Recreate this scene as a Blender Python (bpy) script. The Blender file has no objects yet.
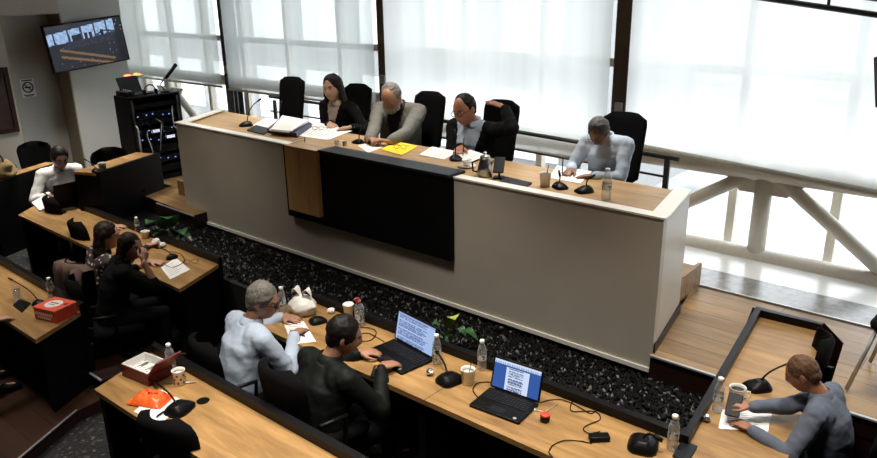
import bpy, bmesh, math, random
from mathutils import Vector, Matrix, noise, Euler
random.seed(7)
V = Vector
scene = bpy.context.scene
col = scene.collection
# ------------------------------------------------------------------ camera
F, CX, CY, HC = 735.0, 438.5, 229.0, 2.55
PITCH, ROLL, YAW = math.radians(18.7), math.radians(-0.9), math.radians(40.4)
def cam_axes():
    cp, sp = math.cos(PITCH), math.sin(PITCH)
    f = V((0, cp, -sp)); r = V((1, 0, 0)); u = V((0, sp, cp))
    c, s = math.cos(ROLL), math.sin(ROLL)
    r2 = r * c + u * s; u2 = u * c - r * s
    R = Matrix.Rotation(YAW, 3, 'Z')
    return R @ r2, R @ u2, R @ f
RX, UY, FW = cam_axes()
EYE = V((0, 0, HC))
def ray(px, py): return FW * F + RX * (px - CX) - UY * (py - CY)
def at(px, py, z):                       # where the sight line of the photo meets a level surface
    d = ray(px, py); return EYE + d * ((z - HC) / d.z)
def aty(px, py, y):
    d = ray(px, py); return EYE + d * (y / d.y)
def atx(px, py, x):
    d = ray(px, py); return EYE + d * (x / d.x)
cd = bpy.data.cameras.new('camera'); cam = bpy.data.objects.new('camera', cd); col.objects.link(cam)
cd.sensor_width = 36.0; cd.sensor_fit = 'HORIZONTAL'; cd.lens = 36.0 * F / 877.0
cd.clip_start = 0.05; cd.clip_end = 300
m3 = Matrix((RX, UY, -FW)).transposed()
cam.matrix_world = Matrix.Translation(EYE) @ m3.to_4x4()
scene.camera = cam
# ------------------------------------------------------------------ materials
def new_mat(name):
    m = bpy.data.materials.new(name); m.use_nodes = True
    return m, m.node_tree, m.node_tree.nodes['Principled BSDF']
def mat(name, c, rough=.5, metal=0, var=.08, scale=30, bump=0, spec=.5, coat=0, sheen=0):
    m, nt, b = new_mat(name); N = nt.nodes; L = nt.links
    tc = N.new('ShaderNodeTexCoord'); nz = N.new('ShaderNodeTexNoise'); nz.inputs['Scale'].default_value = scale
    nz.inputs['Detail'].default_value = 3
    L.new(tc.outputs['Object'], nz.inputs['Vector'])
    rp = N.new('ShaderNodeValToRGB')
    rp.color_ramp.elements[0].color = tuple(max(0, v * (1 - var)) for v in c) + (1,)
    rp.color_ramp.elements[1].color = tuple(min(1, v * (1 + var)) for v in c) + (1,)
    rp.color_ramp.elements[0].position = .3; rp.color_ramp.elements[1].position = .7
    L.new(nz.outputs['Fac'], rp.inputs['Fac']); L.new(rp.outputs['Color'], b.inputs['Base Color'])
    b.inputs['Roughness'].default_value = rough; b.inputs['Metallic'].default_value = metal
    b.inputs['Specular IOR Level'].default_value = spec
    if coat: b.inputs['Coat Weight'].default_value = coat
    if sheen: b.inputs['Sheen Weight'].default_value = sheen
    if bump:
        bp = N.new('ShaderNodeBump'); bp.inputs['Strength'].default_value = bump; bp.inputs['Distance'].default_value = .004
        L.new(nz.outputs['Fac'], bp.inputs['Height']); L.new(bp.outputs['Normal'], b.inputs['Normal'])
    return m
def wood(name, c1, c2, rough=.4, along='X', planks=None, dark=.55, spec=.5):
    m, nt, b = new_mat(name); N = nt.nodes; L = nt.links
    tc = N.new('ShaderNodeTexCoord'); mp = N.new('ShaderNodeMapping')
    L.new(tc.outputs['Object'], mp.inputs['Vector'])
    if along == 'X': mp.inputs['Scale'].default_value = (1.2, 9, 9)
    elif along == 'Y': mp.inputs['Scale'].default_value = (9, 1.2, 9)
    else: mp.inputs['Scale'].default_value = (9, 9, 1.2)
    nz = N.new('ShaderNodeTexNoise'); nz.inputs['Scale'].default_value = 1.6; nz.inputs['Detail'].default_value = 7
    nz.inputs['Roughness'].default_value = .62; nz.inputs['Distortion'].default_value = .5
    L.new(mp.outputs['Vector'], nz.inputs['Vector'])
    rp = N.new('ShaderNodeValToRGB'); e = rp.color_ramp.elements
    e[0].position = .3; e[0].color = c2 + (1,); e[1].position = .68; e[1].color = c1 + (1,)
    L.new(nz.outputs['Fac'], rp.inputs['Fac'])
    out = rp.outputs['Color']
    nz2 = N.new('ShaderNodeTexNoise'); nz2.inputs['Scale'].default_value = 2.2; nz2.inputs['Detail'].default_value = 2
    L.new(tc.outputs['Object'], nz2.inputs['Vector'])
    mx = N.new('ShaderNodeMix'); mx.data_type = 'RGBA'; mx.blend_type = 'MULTIPLY'; mx.inputs['Factor'].default_value = .35
    L.new(out, mx.inputs['A']); L.new(nz2.outputs['Fac'], mx.inputs['B']); out = mx.outputs['Result']
    if planks:
        m2 = N.new('ShaderNodeMapping'); L.new(tc.outputs['Object'], m2.inputs['Vector'])
        if along == 'Y': m2.inputs['Rotation'].default_value = (0, 0, math.pi / 2)
        br = N.new('ShaderNodeTexBrick'); br.inputs['Scale'].default_value = 1
        br.inputs['Brick Width'].default_value = planks[0]; br.inputs['Row Height'].default_value = planks[1]
        br.inputs['Mortar Size'].default_value = .004; br.inputs['Bias'].default_value = 0
        br.inputs['Color1'].default_value = (1, 1, 1, 1); br.inputs['Color2'].default_value = (.72, .7, .66, 1)
        br.inputs['Mortar'].default_value = (dark * .5, dark * .45, dark * .4, 1)
        L.new(m2.outputs['Vector'], br.inputs['Vector'])
        mx2 = N.new('ShaderNodeMix'); mx2.data_type = 'RGBA'; mx2.blend_type = 'MULTIPLY'; mx2.inputs['Factor'].default_value = 1
        L.new(out, mx2.inputs['A']); L.new(br.outputs['Color'], mx2.inputs['B']); out = mx2.outputs['Result']
    L.new(out, b.inputs['Base Color']); b.inputs['Roughness'].default_value = rough
    b.inputs['Specular IOR Level'].default_value = spec
    return m
def speckle(name, base, light, scale, thr=.25, rough=.6):
    m, nt, b = new_mat(name); N = nt.nodes; L = nt.links
    tc = N.new('ShaderNodeTexCoord'); vo = N.new('ShaderNodeTexVoronoi'); vo.inputs['Scale'].default_value = scale
    L.new(tc.outputs['Object'], vo.inputs['Vector'])
    sep = N.new('ShaderNodeSeparateColor'); L.new(vo.outputs['Color'], sep.inputs['Color'])
    rp = N.new('ShaderNodeValToRGB'); e = rp.color_ramp.elements
    e[0].position = 0; e[0].color = base + (1,); e[1].position = 1; e[1].color = light + (1,)
    k = e.new(1 - thr); k.color = tuple(v * 1.6 for v in base) + (1,)
    L.new(sep.outputs['Red'], rp.inputs['Fac']); L.new(rp.outputs['Color'], b.inputs['Base Color'])
    b.inputs['Roughness'].default_value = rough
    bp = N.new('ShaderNodeBump'); bp.inputs['Strength'].default_value = .5; bp.inputs['Distance'].default_value = .01; bp.invert = True
    L.new(vo.outputs['Distance'], bp.inputs['Height']); L.new(bp.outputs['Normal'], b.inputs['Normal'])
    return m
def emis_attr(name, strength=1.0):
    m, nt, b = new_mat(name); N = nt.nodes; L = nt.links
    a = N.new('ShaderNodeVertexColor'); a.layer_name = 'Col'
    b.inputs['Base Color'].default_value = (.01, .01, .012, 1); b.inputs['Roughness'].default_value = .25
    L.new(a.outputs['Color'], b.inputs['Emission Color']); b.inputs['Emission Strength'].default_value = strength
    return m
def attr_mat(name, rough=.6):
    m, nt, b = new_mat(name); a = nt.nodes.new('ShaderNodeVertexColor'); a.layer_name = 'Col'
    nt.links.new(a.outputs['Color'], b.inputs['Base Color']); b.inputs['Roughness'].default_value = rough
    return m
def glass(name, tint=(1, 1, 1), refl=.08, haze=0):
    m, nt, b = new_mat(name); N = nt.nodes; L = nt.links; N.remove(b)
    o = N['Material Output']; t = N.new('ShaderNodeBsdfTransparent'); t.inputs['Color'].default_value = tint + (1,)
    g = N.new('ShaderNodeBsdfGlossy'); g.inputs['Roughness'].default_value = .04
    lw = N.new('ShaderNodeLayerWeight'); lw.inputs['Blend'].default_value = .25
    k = N.new('ShaderNodeMath'); k.operation = 'MULTIPLY_ADD'; k.inputs[1].default_value = .45; k.inputs[2].default_value = refl * .5; L.new(lw.outputs['Facing'], k.inputs[0])
    if haze:
        d = N.new('ShaderNodeBsdfDiffuse'); d.inputs['Color'].default_value = (.8, .82, .84, 1); h = N.new('ShaderNodeMixShader'); h.inputs['Fac'].default_value = haze
        L.new(g.outputs['BSDF'], h.inputs[1]); L.new(d.outputs['BSDF'], h.inputs[2]); k.inputs[1].default_value = .6; k.inputs[2].default_value = .16; g = h
    mx = N.new('ShaderNodeMixShader'); L.new(k.outputs[0], mx.inputs['Fac'])
    L.new(t.outputs['BSDF'], mx.inputs[1]); L.new(g.outputs[0], mx.inputs[2]); L.new(mx.outputs['Shader'], o.inputs['Surface'])
    return m
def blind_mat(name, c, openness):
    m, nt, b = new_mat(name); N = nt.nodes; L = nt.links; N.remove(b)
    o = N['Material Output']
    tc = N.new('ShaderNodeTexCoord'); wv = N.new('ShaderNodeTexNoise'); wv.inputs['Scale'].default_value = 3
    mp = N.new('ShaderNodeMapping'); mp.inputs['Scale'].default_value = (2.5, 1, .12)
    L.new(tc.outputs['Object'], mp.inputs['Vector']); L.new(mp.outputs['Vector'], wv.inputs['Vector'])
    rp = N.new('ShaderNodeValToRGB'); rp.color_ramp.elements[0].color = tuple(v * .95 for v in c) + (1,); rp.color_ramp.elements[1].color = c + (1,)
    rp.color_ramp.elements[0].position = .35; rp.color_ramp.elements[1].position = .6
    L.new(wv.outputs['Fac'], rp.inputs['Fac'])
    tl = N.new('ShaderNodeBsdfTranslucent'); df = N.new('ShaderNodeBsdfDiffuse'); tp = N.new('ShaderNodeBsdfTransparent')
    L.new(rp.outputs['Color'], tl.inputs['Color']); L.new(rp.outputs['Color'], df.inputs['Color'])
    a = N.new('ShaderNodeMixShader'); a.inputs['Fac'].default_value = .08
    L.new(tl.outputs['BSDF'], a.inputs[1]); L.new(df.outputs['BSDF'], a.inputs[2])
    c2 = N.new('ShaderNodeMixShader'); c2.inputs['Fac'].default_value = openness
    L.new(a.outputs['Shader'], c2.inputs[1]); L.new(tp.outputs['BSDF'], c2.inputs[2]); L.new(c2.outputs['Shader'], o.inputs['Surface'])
    return m
M = {}
M['white'] = mat('white_lacquer', (.50, .455, .385), .35, var=.03, scale=4)
M['rimwhite'] = mat('white_edge', (.85, .83, .78), .35, var=.02)
M['oak'] = wood('oak_top', (.54, .315, .12), (.25, .132, .046), .42)
M['oakdais'] = wood('oak_dais_top', (.60, .39, .19), (.34, .2, .085), .4)
M['oakv'] = wood('oak_upright', (.90, .54, .22), (.55, .30, .11), .45, 'Z')
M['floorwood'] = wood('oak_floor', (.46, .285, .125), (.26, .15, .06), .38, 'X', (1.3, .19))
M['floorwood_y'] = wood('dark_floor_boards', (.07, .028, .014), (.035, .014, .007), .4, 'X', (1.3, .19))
M['riser'] = mat('dark_red_riser', (.022, .009, .007), .45, spec=.25)
M['black'] = mat('black_laminate', (.003, .003, .0035), .5, var=.2, spec=.12)
M['rim'] = mat('charcoal_rim', (.0045, .0045, .0055), .4, var=.15, spec=.2)
M['blackcap'] = mat('black_satin_top', (.010, .012, .017), .4, var=.1, spec=.25)
M['plastic'] = mat('black_plastic', (.003, .003, .0035), .42, var=.2, spec=.18)
M['fabric'] = mat('black_fabric', (.003, .003, .0035), .9, var=.3, scale=200, bump=.2, spec=.1)
M['mesh'] = mat('black_chair_fabric', (.003, .003, .0035), .9, var=.3, scale=150, bump=.2, spec=.1)
M['chrome'] = mat('chrome', (.65, .65, .66), .2, 1, .03)
M['steel'] = mat('brushed_steel', (.55, .55, .56), .28, 1, .05)
M['dsteel'] = mat('dark_steel', (.03, .028, .026), .45, var=.1)
M['brownsteel'] = mat('brown_steel_column', (.10, .075, .05), .45, var=.1)
M['cream'] = mat('cream_painted_steel', (.80, .75, .65), .4, var=.04)
M['alu'] = mat('grey_aluminium', (.55, .56, .57), .4, .6, .04)
M['wall'] = mat('beige_wall_paint', (.50, .46, .40), .8, var=.03, scale=6)
M['walllight'] = mat('pale_wall_paint', (.58, .57, .53), .8, var=.02, scale=5)
M['doorgrey'] = mat('grey_door_paint', (.52, .52, .49), .5, var=.03)
M['jamb'] = mat('brown_door_jamb', (.38, .31, .22), .55, var=.04)
M['ceil'] = mat('ceiling_paint', (.40, .38, .35), .9)
M['wallback'] = mat('dark_panelled_wall', (.10, .08, .06), .8)
M['gravel'] = mat('dark_pebbles', (.004, .004, .0042), .6, var=.8, scale=14, spec=.12)
M['gravellight'] = mat('pale_pebbles', (.10, .10, .097), .5, var=.8, scale=12)
M['bed'] = mat('dark_soil', (.008, .008, .008), .9)
M['terrazzo'] = speckle('dark_speckled_floor', (.003, .003, .0032), (.10, .10, .10), 48, .13)
M['stone'] = mat('grey_stone_sill', (.20, .195, .185), .22, var=.35, scale=18)
M['paper'] = mat('white_paper', (.86, .86, .86), .7, var=.02)
M['cleargl'] = glass('clear_plastic', (.96, .97, .98), haze=.7)
M['window'] = glass('window_glass', (.97, .985, 1.0))
M['water'] = glass('water', (.95, .97, .98), .04)
M['capwhite'] = mat('white_cap', (.85, .85, .85), .4)
M['red'] = mat('red_card', (.62, .06, .03), .45, var=.1)
M['dred'] = mat('dark_red_card', (.13, .010, .012), .4, var=.1)
M['frame'] = mat('dark_red_frame', (.03, .006, .006), .45, spec=.3)
M['litstone'] = mat('window_lit_stone', (.82, .82, .80), .2, var=.05, scale=9)  # white stands in for window light on the outer sill
M['orange'] = mat('orange_foil', (.85, .12, .02), .35, var=.25, scale=40, bump=.4)
M['yellow'] = mat('yellow_card', (.92, .62, .02), .5, var=.03)
M['navy'] = mat('navy_folder', (.012, .016, .07), .4, var=.1)
M['ceramic'] = mat('white_ceramic', (.82, .81, .78), .25, var=.02)
M['coffee'] = mat('coffee', (.03, .014, .006), .1)
M['plasticbag'] = mat('white_plastic_bag', (.8, .78, .74), .4, var=.06, scale=20, bump=.3)
M['leaf'] = mat('dark_green_leaf', (.03, .10, .03), .35, var=.3, scale=12)
M['leafy'] = mat('yellow_green_leaf', (.35, .42, .05), .4, var=.2, scale=12)
M['tanleather'] = mat('beige_cloth', (.22, .15, .07), .85, var=.25, scale=14, bump=.3)
M['coat'] = mat('brown_pink_coat', (.10, .056, .042), .85, var=.15, scale=20, bump=.3)
M['rubber'] = mat('black_rubber', (.004, .004, .004), .6, spec=.2)
M['ledblue'] = mat('blue_indicator', (.1, .15, .5), .4)
def lamp_mat(name, c, s):
    m, nt, b = new_mat(name); b.inputs['Base Color'].default_value = c + (1,)
    b.inputs['Emission Color'].default_value = c + (1,); b.inputs['Emission Strength'].default_value = s; return m
M['led'] = lamp_mat('equipment_led', (.2, .35, 1), 1.5)
M['ledw'] = lamp_mat('white_equipment_display', (.8, .85, 1), .7)
M['screen'] = emis_attr('lit_screen', 1.0)
M['printed'] = attr_mat('printed_card')
# ------------------------------------------------------------------ mesh builder
class MB:
    def __init__(s): s.v = []; s.f = []; s.mi = []; s.cur = 0; s.sm = []; s.smooth = False
    def add(s, vs, fs, smooth=None):
        o = len(s.v); s.v += [V(p) for p in vs]
        for f in fs:
            s.f.append(tuple(i + o for i in f)); s.mi.append(s.cur); s.sm.append(s.smooth if smooth is None else smooth)
        return s
    def box(s, c, d, rot=None):
        x, y, z = d[0] / 2, d[1] / 2, d[2] / 2
        vs = [V((a * x, b * y, e * z)) for e in (-1, 1) for b in (-1, 1) for a in (-1, 1)]
        if rot is not None: vs = [rot @ p for p in vs]
        vs = [p + V(c) for p in vs]
        return s.add(vs, [(0, 2, 3, 1), (4, 5, 7, 6), (0, 1, 5, 4), (2, 6, 7, 3), (0, 4, 6, 2), (1, 3, 7, 5)], False)
    def rbox(s, c, d, r=.01, rot=None, seg=3, smooth=True):
        # rounded slab: rounded in local XY outline and softened top/bottom edges
        x, y, z = d[0] / 2, d[1] / 2, d[2] / 2; r = min(r, x * .98, y * .98); e = min(r * .5, z * .9)
        rings = []
        for (dz, ins) in ((-z, e), (-z + e * .3, e * .3), (-z + e, 0), (z - e, 0), (z - e * .3, e * .3), (z, e)):
            ring = []
            for (sx, sy, a0) in ((1, 1, 0), (-1, 1, 90), (-1, -1, 180), (1, -1, 270)):
                for k in range(seg + 1):
                    a = math.radians(a0 + 90 * k / seg)
                    ring.append(V((sx * (x - r) + (r - ins) * math.cos(a), sy * (y - r) + (r - ins) * math.sin(a), dz)))
            rings.append(ring)
        return s.rings(rings, True, smooth, lambda p: (rot @ p if rot is not None else p) + V(c))
    def rings(s, rings, caps=True, smooth=True, fn=None):
        n = len(rings[0]); vs = [fn(p) if fn else V(p) for r in rings for p in r]; fs = []
        for i in range(len(rings) - 1):
            for k in range(n):
                a, b = i * n + k, i * n + (k + 1) % n
                fs.append((a, b, b + n, a + n))
        s.add(vs, fs, smooth)
        if caps:
            o = len(s.v) - len(vs)
            s.f.append(tuple(o + k for k in reversed(range(n)))); s.mi.append(s.cur); s.sm.append(False)
            s.f.append(tuple(o + (len(rings) - 1) * n + k for k in range(n))); s.mi.append(s.cur); s.sm.append(False)
        return s
    def lathe(s, prof, c=(0, 0, 0), n=20, rot=None, smooth=True, caps=True):
        rings = [[V((r * math.cos(2 * math.pi * k / n), r * math.sin(2 * math.pi * k / n), z)) for k in range(n)] for r, z in prof]
        return s.rings(rings, caps, smooth, lambda p: (rot @ p if rot is not None else p) + V(c))
    def tube(s, pts, rad, n=8, smooth=True, flat=1.0, side=None, caps=True):
        pts = [V(p) for p in pts]; m = len(pts)
        rads = rad if isinstance(rad, (list, tuple)) else [rad] * m
        rings = []; prev = None
        for i in range(m):
            t = (pts[min(i + 1, m - 1)] - pts[max(i - 1, 0)]).normalized()
            ref = side or (V((0, 0, 1)) if abs(t.z) < .9 else V((1, 0, 0)))
            if prev is not None and side is None: ref = prev
            u = (ref - t * ref.dot(t)); u = u.normalized() if u.length > 1e-6 else t.orthogonal().normalized()
            w = t.cross(u); prev = u
            rr = rads[i] if isinstance(rads[i], (list, tuple)) else (rads[i], rads[i] * flat)
            rings.append([pts[i] + u * (rr[0] * math.cos(2 * math.pi * k / n)) + w * (rr[1] * math.sin(2 * math.pi * k / n)) for k in range(n)])
        return s.rings(rings, caps, smooth)
    def chain(s, pts, rads, n=12, side=None):
        # rounded-end tapered limb
        pts = [V(p) for p in pts]
        rads = [r if isinstance(r, (list, tuple)) else (r, r) for r in rads]
        a = (pts[0] - pts[1]).normalized(); b = (pts[-1] - pts[-2]).normalized()
        ra, rb = min(rads[0]), min(rads[-1])
        P = [pts[0] + a * ra * .95, pts[0] + a * ra * .7] + pts + [pts[-1] + b * rb * .7, pts[-1] + b * rb * .95]
        k = lambda r, q: (r[0] * q, r[1] * q)
        R = [k(rads[0], .3), k(rads[0], .72)] + rads + [k(rads[-1], .72), k(rads[-1], .3)]
        return s.tube(P, R, n, True, 1.0, side)
    def ellipsoid(s, c, r, rot=None, n=14, m=10):
        prof = [(math.sin(math.pi * (i + .0) / m) if 0 < i < m else .03, -math.cos(math.pi * i / m)) for i in range(m + 1)]
        rings = [[V((q * math.cos(2 * math.pi * k / n) * r[0], q * math.sin(2 * math.pi * k / n) * r[1], z * r[2])) for k in range(n)] for q, z in prof]
        return s.rings(rings, True, True, lambda p: (rot @ p if rot is not None else p) + V(c))
    def prism(s, poly, z0, z1, smooth=False):
        n = len(poly)
        vs = [(p[0], p[1], z0) for p in poly] + [(p[0], p[1], z1) for p in poly]
        fs = [tuple(reversed(range(n))), tuple(range(n, 2 * n))] + [(k, (k + 1) % n, (k + 1) % n + n, k + n) for k in range(n)]
        return s.add(vs, fs, smooth)
    def quad(s, a, b, c, d): return s.add([a, b, c, d], [(0, 1, 2, 3)], False)
    def mesh(s, name, mats):
        me = bpy.data.meshes.new(name); me.from_pydata([tuple(p) for p in s.v], [], s.f)
        for m in (mats if isinstance(mats, (list, tuple)) else [mats]): me.materials.append(m)
        me.polygons.foreach_set('material_index', s.mi); me.polygons.foreach_set('use_smooth', s.sm); me.update()
        bm = bmesh.new(); bm.from_mesh(me); bmesh.ops.recalc_face_normals(bm, faces=bm.faces); bm.to_mesh(me); bm.free()
        return me
    def build(s, name, mats, parent=None, loc=None, rotz=None):
        o = bpy.data.objects.new(name, s.mesh(name, mats)); col.objects.link(o)
        if parent is not None: o.parent = parent
        if loc is not None: o.location = loc
        if rotz is not None: o.rotation_euler = (0, 0, rotz)
        return o
def tag(o, label, cat, group=None, kind=None):
    if label: o['label'] = label
    if cat: o['category'] = cat
    if group: o['group'] = group
    if kind: o['kind'] = kind
    return o
def thing(name, label, cat, loc=(0, 0, 0), rotz=0, group=None):
    o = bpy.data.objects.new(name, None); col.objects.link(o); o.location = loc; o.rotation_euler = (0, 0, rotz)
    o.empty_display_size = .1
    return tag(o, label, cat, group)
def struct(name, mb, mats, parent=None):
    o = mb.build(name, mats, parent)
    if parent is None: o['kind'] = 'structure'
    return o
KIDS = {}
def dup(root, loc, rotz, label, group=None, scale=None):
    r = root.copy(); col.objects.link(r); r.location = loc; r.rotation_euler = (0, 0, rotz); r['label'] = label
    if group: r['group'] = group
    if scale: r.scale = (scale, scale, scale)
    for ch in list(root.children):
        c = ch.copy(); col.objects.link(c); c.parent = r
        for g in list(ch.children):
            d = g.copy(); col.objects.link(d); d.parent = c
    return r
def paint(mb_name, w, h, fn, nx, ny, mats, parent, place):
    # a lit or printed flat sheet with a colour per cell; place(u, v) -> local point
    vs = [place(i / nx, j / ny) for j in range(ny + 1) for i in range(nx + 1)]
    fs = [(j * (nx + 1) + i, j * (nx + 1) + i + 1, (j + 1) * (nx + 1) + i + 1, (j + 1) * (nx + 1) + i) for j in range(ny) for i in range(nx)]
    me = bpy.data.meshes.new(mb_name); me.from_pydata([tuple(p) for p in vs], [], fs); me.materials.append(mats)
    at_ = me.color_attributes.new('Col', 'FLOAT_COLOR', 'CORNER')
    k = 0
    for j in range(ny):
        for i in range(nx):
            c = fn((i + .5) / nx, (j + .5) / ny)
            for q in range(4): at_.data[k].color = (c[0], c[1], c[2], 1); k += 1
    o = bpy.data.objects.new(mb_name, me); col.objects.link(o); o.parent = parent
    return o
# ================================================================== SETTING
ZP, ZW, ZD = -0.62, 0.14, 0.32           # sunken floor, upper wooden floor, dais platform
ZT, ZR = 0.12, 0.178                      # bench tops, bench rims
TOPD = 1.075                              # dais desk top
WY = 6.45
struct('floor', MB().box((-5, 3, ZP - .1), (16.4, 10.2, .2)), M['terrazzo'])
struct('ceiling', MB().box((-5, 2.9, 3.35), (16.4, 10.4, .1)), M['ceil'])
w = MB()
w.box((-11.75, 1.21, 1.34), (.5, 5.94, 3.96)); w.box((-11.75, 4.595, 2.75), (.5, .83, 1.14))
struct('wall_left', w, M['wall'])
w = MB(); w.box((-12.05, 5.47, 1.34), (1.1, .92, 3.96)); struct('wall_left_pier', w, M['walllight'])
w = MB(); w.box((-12.8, 6.4, 1.34), (.3, 1.1, 3.96)); struct('wall_left_alcove', w, M['walllight'])
struct('wall_back', MB().box((-5, -1.95, 1.34), (16.4, .3, 3.96)), M['wallback'])
struct('wall_right', MB().box((3.05, 2.4, 1.34), (.3, 8.9, 3.96)), M['wallback'])
d = struct('door_1', MB().box((-11.93, 4.60, .78), (.05, .82, 2.8)), M['doorgrey'])
hb = MB(); hb.box((-11.895, 4.92, .30 + .75), (.02, .045, .16)); hb.tube([(-11.88, 4.92, 1.08), (-11.85, 4.92, 1.08), (-11.85, 4.83, 1.08)], .01)
hb.build('handle', M['alu'], d)
w = MB(); w.box((-11.73, 5.002, .78), (.45, .016, 2.8)); w.box((-11.73, 4.60, 2.175), (.45, .80, .016)); w.box((-11.73, 4.188, .78), (.45, .012, 2.8))
struct('trim_1', w, M['jamb'])
# upper wooden floors (their fronts are dark red risers)
def slab(name, poly, z0, z1, top, side):
    m = MB(); n = len(poly)
    m.cur = 1; m.prism(poly, z0, z1)
    m.mi[-n - 1] = 0                      # the top face
    return struct(name, m, [M[top], M[side]])
slab('floor_right', [(-1.78, 4.27), (-1.28, 4.27), (-1.50, 5.46), (-1.0, 5.50), (-.82, 5.25), (-.72, 4.34), (2.9, 4.36), (2.9, 5.62), (-2.02, 5.60), (-1.96, 5.3)], ZP, ZW, 'floorwood', 'riser')
slab('floor_left', [(-9.9, 4.70), (-8.36, 4.66), (-8.36, 4.22), (-7.05, 4.13), (-7.05, 4.6), (-7.8, 5.3), (-7.9, 6.95), (-9.9, 6.95)], ZP, ZW, 'floorwood', 'riser')
struct('trim_2', MB().box((1.05, 4.335, ZW + .002), (3.34, .022, .012)), M['alu'])
struct('trim_3', MB().box((-1.53, 4.263, ZW + .001), (.50, .02, .012)), M['alu'])
struct('trim_4', MB().box((-7.42, 4.125, ZW + .001), (.8, .014, .012), Matrix.Rotation(-.02, 3, 'Z')), M['alu'])
m = MB(); m.cur = 1; m.prism([(-7.95, 4.5), (-2.0, 4.5), (-2.02, 5.58), (-2.55, 5.60), (-2.6, 6.15), (-7.95, 6.15)], ZP, ZD); m.mi[-7] = 0
struct('floor_dais_platform', m, [M['floorwood'], M['floorwood']])
struct('trim_5', MB().box((-1.99, 5.32, ZD - .08), (.03, .6, .2)), M['floorwood'])
slab('floor_planter_end', [(-9.0, 3.58), (-7.62, 3.58), (-7.62, 4.14), (-8.37, 4.20), (-8.37, 4.65), (-9.0, 4.65)], ZP, -.02, 'black', 'black')
# stone sill along the glass
m = MB(); m.box((-2.6, 5.83, ZW - .02), (11.0, .42, .03)); struct('trim_6', m, M['stone'])
m = MB(); m.box((-2.6, 6.5, ZW - .022), (11.0, .90, .03)); struct('trim_10', m, M['litstone'])  # outer sill band: bright window light put into the slab's colour
struct('trim_7', MB().box((.4, 5.625, ZW + .004), (4.9, .018, .016)), M['alu'])
# planter of dark pebbles between the benches and the dais
struct('floor_planter', MB().box((-4.45, 3.90, -.31), (6.36, .76, .52)), M['bed'])
def pebbles(name, n, x0, x1, y0, y1, z, label, light):
    m = MB(); ico = bmesh.new(); bmesh.ops.create_icosphere(ico, subdivisions=1, radius=1)
    iv = [p.co.copy() for p in ico.verts]; ifc = [tuple(q.index for q in f.verts) for f in ico.faces]; ico.free()
    for k in range(n):
        x, y = random.uniform(x0, x1), random.uniform(y0, y1)
        r = random.uniform(.007, .016); sc = V((r * random.uniform(.8, 1.5), r * random.uniform(.7, 1.2), r * random.uniform(.5, .8)))
        R = Euler((random.uniform(-.5, .5), random.uniform(-.5, .5), random.uniform(0, 6.3))).to_matrix()
        m.cur = 1 if random.random() < light else 0
        m.add([R @ V((p.x * sc.x, p.y * sc.y, p.z * sc.z)) + V((x, y, z + random.uniform(-.012, .02))) for p in iv], ifc, True)
    o = m.build(name, [M['gravel'], M['gravellight']]); return tag(o, label, 'pebbles', None, 'stuff')
pebbles('pebble_bed', 13000, -7.55, -1.33, 3.565, 4.27, -.038, 'dark pebbles with pale specks filling the planter bed at the foot of the desk', .10)
# dark timber platform and steps under the far left row
a0, a1 = at(20, 458, -.52), at(75, 412, -.52)
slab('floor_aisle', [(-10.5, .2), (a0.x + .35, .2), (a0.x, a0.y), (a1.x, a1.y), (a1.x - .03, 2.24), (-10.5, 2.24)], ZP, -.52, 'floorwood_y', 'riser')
v = (a1 - a0).normalized()
struct('trim_8', MB().tube([a0 - v * .9 + V((0, 0, .004)), a1 + v * .02 + V((0, 0, .004))], .009, 6), M['alu'])
s0, s1 = at(62, 355, -.42), at(97, 383, -.42)
m = MB(); m.box(((s0.x + s1.x) / 2, s0.y + .16, -.52), (s1.x - s0.x, .3, .2)); struct('floor_step', m, M['riser'])
struct('trim_9', MB().box(((s0.x + s1.x) / 2, s0.y, -.415), (s1.x - s0.x, .02, .012)), M['alu'])
# ------------------------------------------------------------------ window wall
bays = [(-12.65, -9.63), (-9.63, -6.37), (-6.37, -3.25), (-3.25, 2.9)]
mulls = [[-11.6, -10.6], [-8.55, -7.45], [-5.35, -4.3], [-2.17, -1.30, -.35, .6, 1.6]]
for i, (x0, x1) in enumerate(bays):
    m = MB()
    for zz in (ZP + .08, .06, 1.75, 3.26): m.box(((x0 + x1) / 2, 6.82, zz), (x1 - x0, .06, .08))
    for xx in (x0 + .03, x1 - .03): m.box((xx, 6.82, 1.34), (.06, .06, 3.9))
    f = struct('window_%d' % (i + 1), m, M['cream'])
    for xm in mulls[i]:
        MB().box((xm, 6.82, 1.34), (.075, .08, 3.9)).build('mullion', M['cream'], f)
    MB().box(((x0 + x1) / 2, 6.85, 1.34), (x1 - x0, .012, 3.9)).build('pane', M['window'], f)
# steel columns between the blinds
for i, (x, wd, z, lab) in enumerate(((-9.65, .18, 1.28, 'slim dark steel column between the two leftmost blinds'), (-6.38, .17, 1.17, 'brown steel column behind the bearded man in grey'), (-3.235, .175, 1.13, 'wide brown steel column beside the writing man in pale blue'))):
    t = thing('steel_column', lab, 'column', (x, 6.6, ZP + .01), 0, 'steel columns of the window wall')
    m = MB(); m.box((0, 0, 1.95), (wd * .75, .02, 3.86)); m.box((0, -.08, 1.95), (wd, .018, 3.86)); m.box((0, .08, 1.95), (wd, .018, 3.86))
    m.box((0, 0, .01), (wd + .12, .3, .02)); m.build('shaft', M['dsteel'] if i == 0 else M['brownsteel'], t)
    m = MB(); m.rbox((.0, -.105, aty((224, 381, 625)[i], (70, 80, 110)[i], 6.5).z - ZP), (.075, .03, .11), .008); s_ = m.build('switch_box', M['alu'], t); s_['label'] = 'pale grey switch box'
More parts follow.
